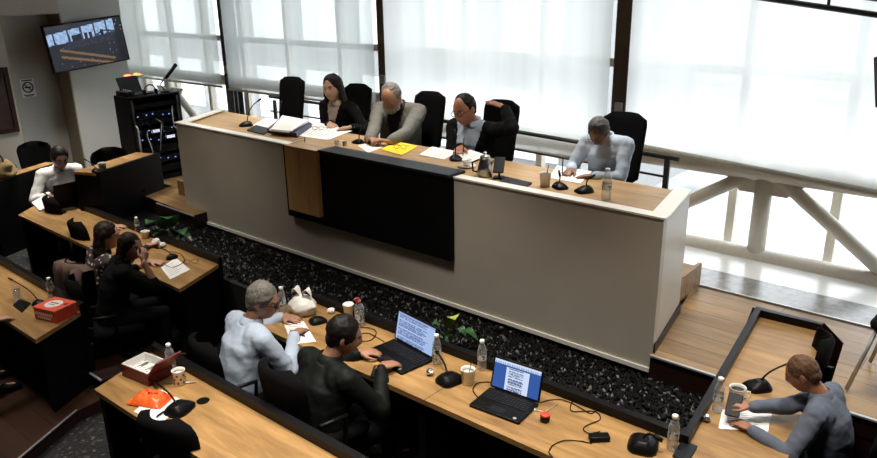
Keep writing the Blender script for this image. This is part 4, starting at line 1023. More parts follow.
# coat / bundle
p = at(4, 176, .32); t = thing('cloth_bundle', 'beige cloth bag with a dark strap at the left margin', 'bag', (p.x, p.y, .3006))
m = MB(); rings = []
for j in range(11):
    f = j / 10; r0 = .17 * math.sin(math.pi * (f * .8 + .14)) ** .5
    rings.append([V((r0 * math.cos(a) * (1 + .5 * noise.noise(V((math.cos(a) * 2, math.sin(a) * 2, f * 3)))), r0 * .8 * math.sin(a) * (1 + .5 * noise.noise(V((math.cos(a) * 2, math.sin(a) * 2, f * 3)))), .22 * f + .02 * f * math.sin(a * 2))) for a in [2 * math.pi * k / 18 for k in range(18)]])
m.rings(rings, True, True); m.build('bag_body', M['tanleather'], t)
MB().tube([(-.09, 0, .17), (-.07, 0, .25), (0, 0, .28), (.07, 0, .25), (.09, 0, .17)], .012, 8).build('strap', M['plastic'], t)
# ================================================================== PEOPLE
def remesh(mb, voxel, it=3, fac=.5):
    me = mb.mesh('tmp', M['paper']); o = bpy.data.objects.new('tmp', me); col.objects.link(o)
    r = o.modifiers.new('r', 'REMESH'); r.mode = 'VOXEL'; r.voxel_size = voxel; r.use_smooth_shade = True
    if it: sm = o.modifiers.new('s', 'SMOOTH'); sm.factor = fac; sm.iterations = it
    dg = bpy.context.evaluated_depsgraph_get(); dg.update()
    me2 = bpy.data.meshes.new_from_object(o.evaluated_get(dg)); bpy.data.objects.remove(o); bpy.data.meshes.remove(me)
    me2.materials.clear(); return me2
def finish(me, name, mats, parent):
    me.name = name
    for m in mats: me.materials.append(m)
    me.polygons.foreach_set('use_smooth', [True] * len(me.polygons))
    o = bpy.data.objects.new(name, me); col.objects.link(o); o.parent = parent; return o
def submesh(me, keep):
    idx = {}; vs = []; fs = []
    for p in me.polygons:
        if keep[p.index]:
            f = []
            for q in p.vertices:
                if q not in idx: idx[q] = len(vs); vs.append(me.vertices[q].co.copy())
                f.append(idx[q])
            fs.append(f)
    m = bpy.data.meshes.new('part'); m.from_pydata([tuple(v_) for v_ in vs], [], fs); m.update(); return m
def biggest(me, keep):
    ve = {}
    for p in me.polygons:
        if keep[p.index]:
            for q in p.vertices: ve.setdefault(q, []).append(p.index)
    seen = set(); best = []
    for p in me.polygons:
        if keep[p.index] and p.index not in seen:
            st = [p.index]; seen.add(p.index); comp = []
            while st:
                a = st.pop(); comp.append(a)
                for q in me.polygons[a].vertices:
                    for b in ve[q]:
                        if b not in seen: seen.add(b); st.append(b)
            if len(comp) > len(best): best = comp
    bs = set(best); return [i in bs for i in range(len(keep))]
def wrinkle(me, amp, seed, sc=1.0):
    ns = [v_.normal.copy() for v_ in me.vertices]
    for v_, n in zip(me.vertices, ns):
        c = v_.co
        a = noise.noise(V((c.x * 9 * sc + seed, c.y * 9 * sc, c.z * 16 * sc))); b = noise.noise(V((c.x * 24 * sc, c.y * 24 * sc + seed, c.z * 34 * sc)))
        r = 1 - abs(noise.noise(V((c.x * 12 * sc + c.z * 9 * sc, c.y * 12 * sc - c.z * 5 * sc, seed)))) * 2
        v_.co = c + n * amp * (a * .8 + b * .35 + r * .55)
    me.update()
def head_mesh(mb, c, R, s, female=False, round_=1.0):
    n, m = 40, 30; vs = []; g = lambda x, a: math.exp(-(x / a) ** 2)
    rings = []
    for j in range(m + 1):
        th = math.pi * (j + .0) / m; th = min(max(th, .04), math.pi - .04); ring = []
        for i in range(n):
            ph = 2 * math.pi * i / n; dx, dy, dz = math.sin(th) * math.cos(ph), math.sin(th) * math.sin(ph), -math.cos(th)
            x, y, z = dx * .076, dy * .096, dz * .118
            if dz < 0:
                k = -dz
                x *= 1 - .22 * k * k * (1.0 if dy > 0 else .6); 
                if dy < 0: y *= 1 - .38 * k
                else: y *= 1 + .10 * k
                z *= 1.02
            if dy > 0:
                y += .024 * g(x, .013) * g(z + .018, .020) + .012 * g(x, .009) * g(z - .012, .020)     # nose
                y -= .011 * (g(x - .032, .017) + g(x + .032, .017)) * g(z - .012, .013)                 # eye sockets
                y += .006 * (g(x - .030, .022) + g(x + .030, .022)) * g(z - .034, .009)                 # brow
                y += .005 * g(x, .022) * (g(z + .050, .006) + 1.1 * g(z + .062, .006)) - .003 * g(x, .026) * g(z + .056, .003)   # lips
                y += .009 * g(x, .024) * g(z + .094, .016)                                              # chin
                y += .004 * (g(x - .045, .018) + g(x + .045, .018)) * g(z + .015, .02)                  # cheeks
            ring.append(c + R @ V((x * s * round_, y * s, z * s)))
        rings.append(ring)
    mb.rings(rings, True, True)
    for sd in (-1, 1):
        RR = R @ Matrix.Rotation(sd * .35, 3, 'Z')
        mb.ellipsoid(c + R @ V((sd * .078 * s, -.012 * s, -.002 * s)), (.010 * s, .020 * s, .033 * s), RR, 10, 8)
def hand_mesh(mb, wrist, d, nrm, s, curl, right, thumb_in=.6):
    # d: along the hand, nrm: back of the hand; fingers curl towards -nrm
    d = d.normalized(); nrm = (nrm - d * nrm.dot(d)).normalized(); sx = d.cross(nrm)       # sideways
    if not right: sx = -sx                                                                  # sx points to the little finger side... thumb on -sx
    L_ = .092 * s
    mb.chain([wrist - d * .02 * s, wrist + d * .015 * s, wrist + d * L_ * .55, wrist + d * L_ * .95], [(.024 * s, .019 * s), (.027 * s, .017 * s), (.040 * s, .016 * s), (.038 * s, .013 * s)], 12, sx)
    ln = (.070, .080, .074, .056); off = (-.030, -.0095, .0115, .031)
    for k in range(4):
        b = wrist + d * (L_ * (.92 if k in (1, 2) else .86)) + sx * off[k] * s
        a = curl * (.30 + .04 * k); pts = [b - d * .02 * s, b]; cur = b; spread = (k - 1.4) * .07
        for q, fr in enumerate((.44, .32, .26)):
            dd = (d * math.cos(a) - nrm * math.sin(a) + sx * spread).normalized(); cur = cur + dd * ln[k] * fr * s; pts.append(cur); a += curl * .55
        mb.chain(pts, [.0085 * s, .0092 * s, .0085 * s, .0078 * s, .0068 * s], 8)
    tb = wrist + d * .022 * s - sx * .024 * s
    t1 = tb + (d * .62 - sx * .68 - nrm * .25 * thumb_in).normalized() * .040 * s; t2 = t1 + (d * .85 - sx * .25 - nrm * .35 * thumb_in).normalized() * .032 * s; t3 = t2 + (d * .95 + sx * .05 - nrm * .3 * thumb_in).normalized() * .024 * s
    mb.chain([tb, t1, t2, t3], [.014 * s, .0115 * s, .010 * s, .008 * s], 8)
def skin(name, c): return mat(name, c, .5, var=.05, scale=40)
M['skin_a'] = skin('light_olive_skin', (.46, .26, .17)); M['skin_b'] = skin('tanned_skin', (.33, .16, .095)); M['skin_c'] = skin('brown_skin', (.20, .095, .06)); M['skin_d'] = skin('ruddy_skin', (.36, .15, .085))
M['lip'] = mat('lips', (.36, .12, .10), .4); M['eyew'] = mat('eye_white', (.7, .68, .65), .2); M['eyed'] = mat('dark_iris', (.02, .012, .008), .15)
def hairm(n, c): return mat(n, c, .55, var=.45, scale=120, bump=.6, spec=.2)
M['h_dark'] = hairm('dark_brown_hair', (.006, .004, .003)); M['h_brown'] = hairm('brown_hair', (.012, .006, .004)); M['h_grey'] = hairm('grey_hair', (.15, .14, .125)); M['h_dgrey'] = hairm('dark_grey_hair', (.07, .07, .07))
M['h_pale'] = hairm('pale_grey_hair', (.36, .34, .31)); M['h_buzz'] = hairm('cropped_reddish_hair', (.12, .06, .035))
def cloth(n, c, rough=.85, var=.1): return mat(n, c, rough, var=var, scale=60, bump=.15, spec=.12)
M['c_black'] = cloth('black_suit_cloth', (.0035, .0035, .004)); M['c_grey'] = cloth('grey_jacket_cloth', (.155, .15, .135)); M['c_dshirt'] = cloth('dark_grey_shirt', (.035, .034, .036)); M['c_blue'] = cloth('pale_blue_shirt', (.40, .47, .58), .8, .05)
M['c_white'] = cloth('white_shirt', (.68, .67, .66), .8, .03); M['c_slate'] = cloth('slate_blue_shirt', (.13, .15, .20), .8, .06); M['c_dark'] = cloth('dark_green_black_jacket', (.006, .007, .006), .6); M['c_jeans'] = cloth('dark_trousers', (.005, .005, .007)); M['c_blouse'] = cloth('pale_blouse', (.42, .33, .26)); M['c_navy'] = cloth('navy_jacket', (.005, .008, .02)); M['c_khaki'] = cloth('khaki_trousers', (.20, .14, .085))
def dotted():
    m, nt, b = new_mat('dark_blouse_with_white_spots'); N = nt.nodes; L = nt.links
    tc = N.new('ShaderNodeTexCoord'); vo = N.new('ShaderNodeTexVoronoi'); vo.inputs['Scale'].default_value = 24; vo.inputs['Randomness'].default_value = .35
    L.new(tc.outputs['Object'], vo.inputs['Vector']); rp = N.new('ShaderNodeValToRGB'); rp.color_ramp.interpolation = 'CONSTANT'
    rp.color_ramp.elements[0].color = (.42, .34, .30, 1); rp.color_ramp.elements[1].position = .30; rp.color_ramp.elements[1].color = (.022, .010, .010, 1)
    L.new(vo.outputs['Distance'], rp.inputs['Fac']); L.new(rp.outputs['Color'], b.inputs['Base Color']); b.inputs['Roughness'].default_value = .8; return m
M['c_dots'] = dotted()
def striped():
    m, nt, b = new_mat('striped_collar_cloth'); N = nt.nodes; L = nt.links
    tc = N.new('ShaderNodeTexCoord'); wv = N.new('ShaderNodeTexWave'); wv.inputs['Scale'].default_value = 14; wv.inputs['Distortion'].default_value = 3
    L.new(tc.outputs['Object'], wv.inputs['Vector']); rp = N.new('ShaderNodeValToRGB'); rp.color_ramp.interpolation = 'CONSTANT'
    rp.color_ramp.elements[0].color = (.02, .02, .02, 1); rp.color_ramp.elements[1].position = .5; rp.color_ramp.elements[1].color = (.6, .58, .55, 1)
    L.new(wv.outputs['Fac'], rp.inputs['Fac']); L.new(rp.outputs['Color'], b.inputs['Base Color']); return m
M['c_stripe'] = striped()
PEOPLE = []
def person(label, head_px, zf, yaw, s=1.0, lean=.15, curl=.2, neck=.25, look=(0, 0, 0), twist=0, hands=None, hair=('short', 'h_dark'), sk='skin_a', top='c_black', inner=None,
           trousers='c_jeans', beard=None, specs=False, sleeve=1.0, bulk=1.0, vdepth=.6, vw=.075, seed=1, collar=None, mask=False, seat=.46, side=0.0, y=None):
    S = lambda p: V(p) * s
    dirv = lambda a, r=side: V((math.sin(r), math.sin(a) * math.cos(r), math.cos(a) * math.cos(r)))
    d1, d2 = dirv(lean), dirv(lean + curl); d3 = dirv(lean + curl + neck, side * .5)
    hy, hp, hr = look; RH = Matrix.Rotation(hy, 3, 'Z') @ Matrix.Rotation(-hp, 3, 'X') @ Matrix.Rotation(hr, 3, 'Y')
    if y is not None: seat = max(.14, (aty(head_px[0], head_px[1], y).z - zf) / s - .11 - (d1 * .26 + d2 * .25 + d3 * .060 + RH @ V((0, .028, .104))).z)
    HIP = V((0, 0, seat + .11)); N_ = HIP + d1 * .26 + d2 * .25
    HD = N_ + d3 * .060 + RH @ V((0, .028, .104))
    zw = zf + s * HD.z; hw = at(head_px[0], head_px[1], zw); RZ = Matrix.Rotation(yaw, 3, 'Z')
    off = RZ @ (HD * s); loc = V((hw.x - off.x, hw.y - off.y, zf))
    t = thing('person', label, 'person', loc, yaw); PEOPLE.append(t)
    inv = lambda w_: (RZ.transposed() @ (V(w_) - loc)) / s
    TW = Matrix.Rotation(twist, 3, 'Z')
    sh = {}
    for sd in (-1, 1): sh[sd] = N_ - d2 * .055 + TW @ V((sd * .178 * (.5 + .5 * bulk), -.005, 0))
    body = MB(); shirt = MB(); pants = MB()
    head_mesh(body, HD * s, RH, s)
    nb = HD + RH @ V((0, -.022, -.06))
    body.chain([S(N_ - d2 * .05), S(N_), S(nb)], [.062 * s, .056 * s, .052 * s], 14)
    b = bulk
    fx = TW @ V((1, 0, 0))
    def torso(mb, e):
        mid = HIP + d1 * .13; ch = HIP + d1 * .26 + d2 * .06
        pts = [HIP - V((0, 0, .06)), HIP + d1 * .03, mid, HIP + d1 * .25, ch + d2 * .05, N_ - d2 * .06, N_ - d2 * .015]
        rr = [(.155, .115), (.165, .125), (.155 * b, .118 * b), (.160 * b, .118 * b), (.168 * b, .118 * b), (.130 * b, .082), (.070, .062)]
        mb.tube([S(p) for p in pts], [((x + e) * s, (y + e) * s) for x, y in rr], 20, True, 1, fx)
        for sd in (-1, 1):
            mb.chain([S(N_ - d2 * .035 + fx * sd * .03), S(sh[sd] + d2 * .008)], [(.052 + e) * s, (.056 + e) * s], 12)
            mb.ellipsoid(S(sh[sd] * .75 + (HIP + d1 * .25) * .25 + fx * sd * -.02), ((.075 + e) * s, (.075 + e) * s, (.11 + e) * s), None, 12, 8)
    torso(body, 0); torso(shirt, .013)
    hands = hands or {}
    wr = {}
    for sd in (-1, 1):
        h = hands.get('R' if sd == 1 else 'L') or {}
        if 'w' in h: T = inv(h['w'])
        else: T = HIP + V((sd * .12, .38, .05))
        nrm = V(h.get('n', (0, -.15, 1))); curl_h = h.get('curl', .55)
        d = V(h['d']) if 'd' in h else (T - sh[sd]); 
        if 'd' not in h: d = V((d.x - sd * .10, d.y, d.z * .25))
        d = d.normalized(); W = T - d * .075
        a = W - sh[sd]; L1, L2 = .285, .255; D = a.length
        if D > (L1 + L2) * .985:
            k = D / ((L1 + L2) * .985); L1 *= k; L2 *= k
        ca = (L1 * L1 + D * D - L2 * L2) / (2 * L1 * D); ca = max(-1, min(1, ca)); pole = V(h.get('pole', (sd * .55, -.35, -.75)))
        ax = a.normalized(); pv = (pole - ax * pole.dot(ax)).normalized()
        EL = sh[sd] + ax * (L1 * ca) + pv * (L1 * math.sqrt(1 - ca * ca))
        wr[sd] = (EL, W)
        body.chain([S(sh[sd]), S(sh[sd].lerp(EL, .5)), S(EL)], [.050 * s, .044 * s, .038 * s], 12)
        body.chain([S(EL), S(EL.lerp(W, .35)), S(W)], [.038 * s, .036 * s, .0255 * s], 12)
        hand_mesh(body, S(W), d, nrm, s, curl_h, sd == 1)
        shirt.chain([S(sh[sd]), S(sh[sd].lerp(EL, .45)), S(EL)], [(.064 + .006 * b) * s, .060 * s * b ** .5, .054 * s], 14)
        e_ = EL.lerp(W, max(.05, sleeve * .93))
        shirt.chain([S(EL), S(EL.lerp(e_, .5)), S(e_)], [.054 * s, .049 * s, .040 * s], 14)
        # legs
        hj = HIP + V((sd * .09, .0, -.02)); kn = V((sd * .13, .42, seat + .075)); an = V((sd * .14, .40, .09))
        body.chain([S(hj), S(kn)], [.075 * s, .05 * s], 12); body.chain([S(kn), S(an)], [.048 * s, .034 * s], 12)
        body.chain([S(an), S(an + V((0, .06, -.045))), S(an + V((0, .15, -.06)))], [.032 * s, (.036 * s, .028 * s), (.034 * s, .02 * s)], 10)
        pants.chain([S(hj), S(hj.lerp(kn, .5)), S(kn)], [.092 * s, .080 * s, .064 * s], 14); pants.chain([S(kn), S(an + V((0, 0, .03)))], [.064 * s, .048 * s], 14)
        MB().tube([S(an + V((0, -.075, -.058))), S(an + V((0, -.06, -.05))), S(an + V((0, .02, -.04))), S(an + V((0, .12, -.056))), S(an + V((0, .185, -.066))), S(an + V((0, .20, -.068)))],
                  [(.02 * s, .02 * s), (.038 * s, .036 * s), (.042 * s, .046 * s), (.046 * s, .030 * s), (.036 * s, .02 * s), (.015 * s, .012 * s)], 12, True, 1, V((1, 0, 0))).build('shoe', M['rubber'], t)
    pants.ellipsoid(S(HIP - V((0, .0, .015))), (.178 * s, .135 * s, .115 * s), None, 16, 10)
    me = remesh(body, .0062 * s, 2, .45)
    # lips
    mi = [0] * len(me.polygons); iR = RH.transposed()
    for p in me.polygons:
        q = iR @ (p.center / s - HD)
        if q.y > .06 and abs(q.x) < .026 - abs(q.z + .056) * .8 and abs(q.z + .056) < .010: mi[p.index] = 1
    bo = finish(me, 'body', [M[sk], M['lip']], t); me.polygons.foreach_set('material_index', mi)
    sm = remesh(shirt, .0095 * s, 3, .5); wrinkle(sm, .0065 * s, seed * 3.1, 1 / s)
    if inner:
        keep = []
        for p in sm.polygons:
            q = p.center / s - N_; tt = -q.dot(d2); lat = q.dot(fx); fr = p.normal.dot(TW @ V((0, 1, 0)))
            keep.append(fr > .15 and -.06 < tt < vdepth * .5 and abs(lat) < vw * (1 - max(0, tt) / (vdepth * .5)) + .004)
        keep = biggest(sm, keep); inn = submesh(sm, keep); outm = submesh(sm, [not k for k in keep]); bpy.data.meshes.remove(sm)
        finish(outm, 'jacket', [M[top]], t); finish(inn, 'shirt', [M[inner]], t)
    else: finish(sm, 'shirt', [M[top]], t)
    finish(remesh(pants, .012 * s, 3), 'trousers', [M[trousers]], t)
    # collar
    cm = M[collar or inner or top]; c0 = N_ + d3 * .012; ring = []
    for k in range(25):
        a = math.radians(105 + k * 330 / 24 - 180 + 0) + math.pi  # open at the front
        ring.append((math.cos(a), math.sin(a)))
    vs = []; 
    fwd = TW @ V((0, 1, 0))
    for (rr, hgt) in ((.066, -.02), (.064, .030), (.070, .032), (.082, -.012)):
        for k in range(25):
            a = math.pi / 2 + math.radians(18) + math.radians(324) * k / 24
            vs.append(S(c0 + fx * (rr * math.cos(a)) + fwd * (rr * .95 * math.sin(a)) + d2 * (hgt - .016 * math.sin(a))))
    MB().add(vs, [(r * 25 + k, r * 25 + k + 1, (r + 1) * 25 + k + 1, (r + 1) * 25 + k) for r in range(3) for k in range(24)], True).build('collar', cm, t)
    # eyes
    for sd in (-1, 1):
        eb = MB(); eb.ellipsoid(S(HD) + RH @ S((sd * .032, .0725, .011)), (.013 * s, .009 * s, .006 * s), RH, 10, 8)
        eb.cur = 1; eb.ellipsoid(S(HD) + RH @ S((sd * .032, .0795, .010)), (.0065 * s, .003 * s, .0065 * s), RH, 8, 6)
        eb.build('eye', [M['eyew'], M['eyed']], t)
    kind, hm = hair
    for sd in (-1, 1):
        bw = MB(); bw.tube([S(HD) + RH @ S((sd * .014, .091, .030)), S(HD) + RH @ S((sd * .032, .088, .036)), S(HD) + RH @ S((sd * .050, .073, .031))], [.003 * s, .0045 * s, .002 * s], 6)
        bw.build('eyebrow', M[hm if kind != 'long' else 'h_dark'], t)
    hb = MB(); c = S(HD)
    if kind == 'short':
        hb.ellipsoid(c + RH @ S((0, -.018, .030)), (.087 * s, .097 * s, .103 * s), RH, 26, 20)
        hb.ellipsoid(c + RH @ S((0, -.055, -.012)), (.066 * s, .05 * s, .07 * s), RH, 20, 14)
    elif kind == 'receding':
        hb.ellipsoid(c + RH @ S((0, -.028, .028)), (.086 * s, .088 * s, .099 * s), RH, 26, 20)
        hb.ellipsoid(c + RH @ S((0, -.055, -.012)), (.068 * s, .05 * s, .07 * s), RH, 20, 14)
    elif kind == 'buzz':
        hb.ellipsoid(c + RH @ S((0, -.012, .028)), (.0795 * s, .094 * s, .096 * s), RH, 26, 20)
        hb.ellipsoid(c + RH @ S((0, -.05, -.012)), (.066 * s, .05 * s, .065 * s), RH, 20, 14)
    elif kind in ('long', 'bob'):
        L_ = .24 if kind == 'long' else .14
        hb.ellipsoid(c + RH @ S((0, -.022, .034)), (.091 * s, .100 * s, .102 * s), RH, 26, 20)
        dn = (-d2 * .5 + V((0, 0, -1)) * .5 + V((0, -.12, 0))).normalized()
        for (x, y, w_, f_) in ((-.076, -.026, .022, .9), (.076, -.026, .022, .9), (-.05, -.06, .036, 1), (.05, -.06, .036, 1), (0, -.075, .042, 1.05), (-.080, -.005, .014, .8), (.080, -.005, .014, .8)):
            p0 = HD + RH @ V((x, y, .045)); p1 = HD + RH @ V((x * 1.12, y - .005, -.06)); p2 = p1 + dn * (L_ * .5 * f_) + V((x * .2, 0, 0)); p3 = p1 + dn * (L_ * f_) + V((x * .15, 0, 0))
            hb.chain([S(p0), S(p1), S(p2), S(p3)], [w_ * s, w_ * 1.1 * s, w_ * 1.05 * s, w_ * .6 * s], 10)
    if kind != 'bald':
        hme = remesh(hb, .0075 * s, 2, .5); wrinkle(hme, .006 * s, seed * 7.7, 2.2 / s); finish(hme, 'hair', [M[hm]], t)
    if beard:
        bb = MB(); bb.ellipsoid(c + RH @ S((0, .050, -.080)), (.052 * s, .050 * s, .040 * s), RH, 18, 12)
        for sd in (-1, 1): bb.chain([c + RH @ S((sd * .070, .012, -.030)), c + RH @ S((sd * .055, .045, -.072))], [.012 * s, .024 * s], 10); bb.chain([c + RH @ S((0, .100, -.040)), c + RH @ S((sd * .034, .083, -.055))], [.009 * s, .007 * s], 8)
        bme = remesh(bb, .006 * s, 2); wrinkle(bme, .004 * s, 3, 2.5 / s); finish(bme, 'beard', [M[beard]], t)
    if specs:
        g = MB()
        for sd in (-1, 1):
            g.tube([c + RH @ S((sd * .033 + .024 * math.cos(a), .098, .008 + .018 * math.sin(a))) for a in [2 * math.pi * k / 16 for k in range(17)]], .0026 * s, 6, caps=False)
            g.tube([c + RH @ S((sd * .057, .097, .012)), c + RH @ S((sd * .080, .05, .014)), c + RH @ S((sd * .082, -.01, .010))], .0024 * s, 6)
        g.tube([c + RH @ S((-.010, .099, .012)), c + RH @ S((0, .103, .015)), c + RH @ S((.010, .099, .012))], .0024 * s, 6); g.build('spectacles', M['plastic'], t)
    if mask:
        mk = MB(); mk.ellipsoid(c + RH @ S((0, .058, -.070)), (.056 * s, .052 * s, .040 * s), RH, 18, 12); mk.build('face_mask', M['c_white'], t)
    return t
DZ = TOPD + .030; BZ = ZT + .030
A = lambda px, py, z: at(px, py, z)
# --- on the dais
person('woman with long dark hair in a black jacket, hands joined on the dais', (332, 88), ZD - .02, face(.10, -1), 1.12, .08, .12, .30, (.18, .12, 0),
       hands={'R': {'w': A(331, 125, DZ), 'd': (-.75, .65, -.05), 'curl': .7}, 'L': {'w': A(343, 128, DZ), 'd': (.75, .6, -.05), 'curl': .7}},
       hair=('long', 'h_dark'), sk='skin_a', top='c_black', inner='c_blouse', vdepth=.55, bulk=.92, seed=1, y=5.40)
person('bearded grey haired man in a grey jacket with clasped hands', (391, 98), ZD - .02, face(.35, -1), 1.18, .04, .14, 1.15, (-.02, .60, 0),
       hands={'R': {'w': A(373, 139, DZ + .03), 'd': (-.8, .55, .25), 'curl': 1.0, 'pole': (.35, -.5, -.9)}, 'L': {'w': A(380, 140, DZ + .03), 'd': (.8, .55, .25), 'curl': 1.0, 'pole': (-.35, -.5, -.9)}},
       hair=('receding', 'h_grey'), sk='skin_b', top='c_grey', inner='c_dshirt', beard='h_pale', vdepth=.7, bulk=1.12, seed=2, y=5.36)
person('man in a black suit and pale shirt, left arm raised over his chair back', (464, 110), ZD - .02, face(.10, -1), 1.16, .0, .12, .90, (-.08, .34, .12),
       hands={'R': {'w': A(459, 150, DZ), 'd': (-.35, .9, -.1), 'curl': .8}, 'L': {'w': aty(496, 104, 5.50), 'd': (.8, .15, .32), 'n': (-.2, .1, 1), 'pole': (-.8, 0, 1.2), 'curl': .35}},
       hair=('receding', 'h_dark'), sk='skin_d', top='c_black', inner='c_blue', specs=True, vdepth=1.0, vw=.115, bulk=1.08, seed=3, side=-.08, y=5.32)
person('grey haired man in pale blue bent over writing at the right of the dais', (599, 132), ZD - .02, face(.05, -1), .93, .04, .18, 1.05, (.0, .80, 0),
       hands={'R': {'w': A(568, 172, DZ), 'd': (-.1, 1, -.1), 'curl': .9}, 'L': {'w': A(584, 176, DZ - .01), 'd': (.85, .5, -.05), 'curl': .4}},
       hair=('short', 'h_dgrey'), sk='skin_c', top='c_blue', specs=True, seed=4, mask=False, y=5.12)
# --- sunken rows
person('grey haired man in a pale blue shirt seen from behind among the bench seats', (263, 301), ZP, face(.18, 1), 1.10, .12, .18, .42, (-.75, .28, 0),
       hands={'R': {'w': A(300, 330, BZ), 'd': (-.5, .8, -.05)}, 'L': {'w': A(292, 318, BZ), 'd': (.8, .5, -.05)}},
       hair=('short', 'h_grey'), sk='skin_b', top='c_blue', specs=True, bulk=1.1, seed=5, y=2.78)
person('dark haired man in a dark jacket typing on the first laptop, seen from behind', (344, 336), ZP, face(.10, 1), 1.09, .10, .18, .42, (-.55, .35, 0),
       hands={'L': {'w': A(371, 352, BZ + .01), 'd': (.55, .8, -.05), 'curl': .6}, 'R': {'w': A(391, 364, BZ + .02), 'd': (.05, 1, -.05), 'curl': .6}},
       hair=('short', 'h_dark'), sk='skin_b', top='c_dark', bulk=1.12, seed=6, y=2.80)
person('close cropped man in a slate blue shirt reading a newspaper at the right end', (803, 374), ZP, face(-1, .02), .89, .08, .24, .5, (.10, .55, 0),
       hands={'R': {'w': A(738, 404, BZ + .07), 'd': (-.25, .9, .05), 'curl': .9}, 'L': {'w': A(741, 424, BZ), 'd': (.3, .95, .0), 'curl': .5}},
       hair=('buzz', 'h_buzz'), sk='skin_d', top='c_slate', bulk=1.05, seed=7)
person('woman with long brown hair in a white spotted dark blouse, seen from behind', (108, 236), ZP, face(.1, 1), 1.04, .10, .14, .3, (-.7, .15, 0),
       hands={'R': {'w': A(152, 244, BZ + .0), 'd': (-.3, .9, -.05)}, 'L': {'w': A(120, 226, BZ), 'd': (.4, .9, -.05)}},
       hair=('long', 'h_brown'), sk='skin_a', top='c_dots', bulk=.92, seed=8, y=2.92)
person('woman in black with a striped collar resting her chin on her hand', (131, 247), ZP, face(.3, 1), .93, .22, .24, .3, (-.85, .18, 0),
       hands={'R': {'w': A(145, 254, .43), 'd': (-.5, .35, .75), 'n': (.7, .3, .2), 'curl': .9, 'pole': (.3, .4, -.9)}, 'L': {'w': A(158, 262, BZ), 'd': (.8, .6, 0)}},
       hair=('bob', 'h_brown'), sk='skin_a', top='c_black', collar='c_stripe', sleeve=.35, seed=9, y=2.74)
person('dark skinned man in a white shirt behind an open laptop at far left', (60, 158), ZP, face(1, -.12), 1.15, .20, .2, .2, (-.05, .42, 0),
       hands={'R': {'w': A(56, 196, BZ), 'd': (-.6, .8, -.05)}, 'L': {'w': A(66, 192, BZ), 'd': (.6, .8, -.05)}},
       hair=('short', 'h_dark'), sk='skin_c', top='c_white', inner=None, bulk=.95, seed=10, y=3.74)
person('person in a navy jacket mostly cut off by the lower left margin', (-70, 296), -.52, face(.1, 1), 1.0, .12, .15, .2, (-.3, .2, 0),
       hands={'R': {'w': A(4, 318, BZ), 'd': (-.2, 1, -.1)}}, hair=('short', 'h_dark'), sk='skin_a', top='c_navy', trousers='c_jeans', seed=11, y=1.55)
# chairs of the seated people and the empty ones
def seat_for(i, label, back=.03):
    o = PEOPLE[i]; a = o.rotation_euler.z; d = V((-math.sin(a), math.cos(a), 0)); p = o.location - d * back
    return (p.x, p.y, o.location.z), a
PITL = {4: 'black chair of the man in pale blue at the bench', 5: 'black chair of the man in the dark jacket', 6: 'black chair of the man reading at the right end', 8: 'black chair of the woman with the striped collar', 9: 'black chair of the man in the white shirt', 10: 'black chair of the half hidden person at the lower left margin'}
pc = None
for i, lab in PITL.items():
    loc, a = seat_for(i, lab)
    if pc is None: pc = make_pit(lab, loc, a)
    else: dup(pc, loc, a, lab, None, 1.1 if i in (4, 5) else None)
def pit_px(px, py, zb, zf, rz, lab):                # chair whose backrest stands at a photo point
    p = at(px, py, zf + zb); d = V((-math.sin(rz), math.cos(rz), 0)); p = p + d * .25
    return dup(pc, (p.x, p.y, zf), rz, lab)
pit_px(50, 217, .68, ZP, face(.1, 1), 'empty black chair left of the second, before the far left microphone')
pit_px(76, 243, .68, ZP, face(.1, 1), 'empty black chair just left of the woman in the spotted blouse')
cc = pit_px(72, 279, .76, ZP, face(-.1, 1), 'black chair of the spotted blouse woman with a brown coat over its back')
pit_px(160, 440, .78, ZP, face(-.25, 1), 'black chair with curved back in the near foreground below the papers')
pit_px(826, 352, .80, ZP, face(-1, -.25), 'empty black chair at the far end of the right bench corner')
# the two left mesh chairs
pit_px(108, 162, .74, -.22, face(1, -.1), 'low black chair behind the black fronted bench, left of the rack')
pit_px(34, 151, .78, -.45, face(1, -.3), 'low black chair behind the white-shirted man near the grey door')
# coat over a chair back
t = thing('draped_coat', 'brown pink coat draped over a black chair back beside the red box', 'coat', (cc.location.x, cc.location.y, ZP), cc.rotation_euler.z)
m = MB(); rows = []; nx, nz = 16, 12
for j in range(nz + 1):
    v_ = j / nz; ang = v_ * 2 - .55
    for i in range(nx + 1):
        u = i / nx * 2 - 1
        x = u * (.26 + .02 * abs(v_ - .3)); fold = .014 * math.sin(u * 11 + v_ * 3)
        if v_ < .25: y, z = -.225 + .06 * u * u, .93 - (.25 - v_) * 1.0 
        elif v_ < .35: y, z = -.225 - (v_ - .25) * 1.2 + .06 * u * u, .94 + .012 * math.sin((v_ - .25) * 31) - .05 * u * u * u * u
        else: y, z = -.345 + .07 * u * u + fold, .94 - (v_ - .35) * .95 - .05 * u * u * u * u
        rows.append(V((x, y + fold * .5, z)))
fs = [(j * (nx + 1) + i, j * (nx + 1) + i + 1, (j + 1) * (nx + 1) + i + 1, (j + 1) * (nx + 1) + i) for j in range(nz) for i in range(nx)]
o_ = len(rows); m.add(rows + [p + V((0, -.012, .003)) for p in rows], fs + [tuple(q + o_ for q in reversed(f)) for f in fs], True); m.build('coat_cloth', M['coat'], t)
m = MB(); m.tube([(.20, -.30, .92), (.25, -.36, .78), (.27, -.37, .58), (.26, -.36, .46)], [.05, .055, .05, .045], 10); m.build('sleeve', M['coat'], t); t.scale = (.82, .95, .97)
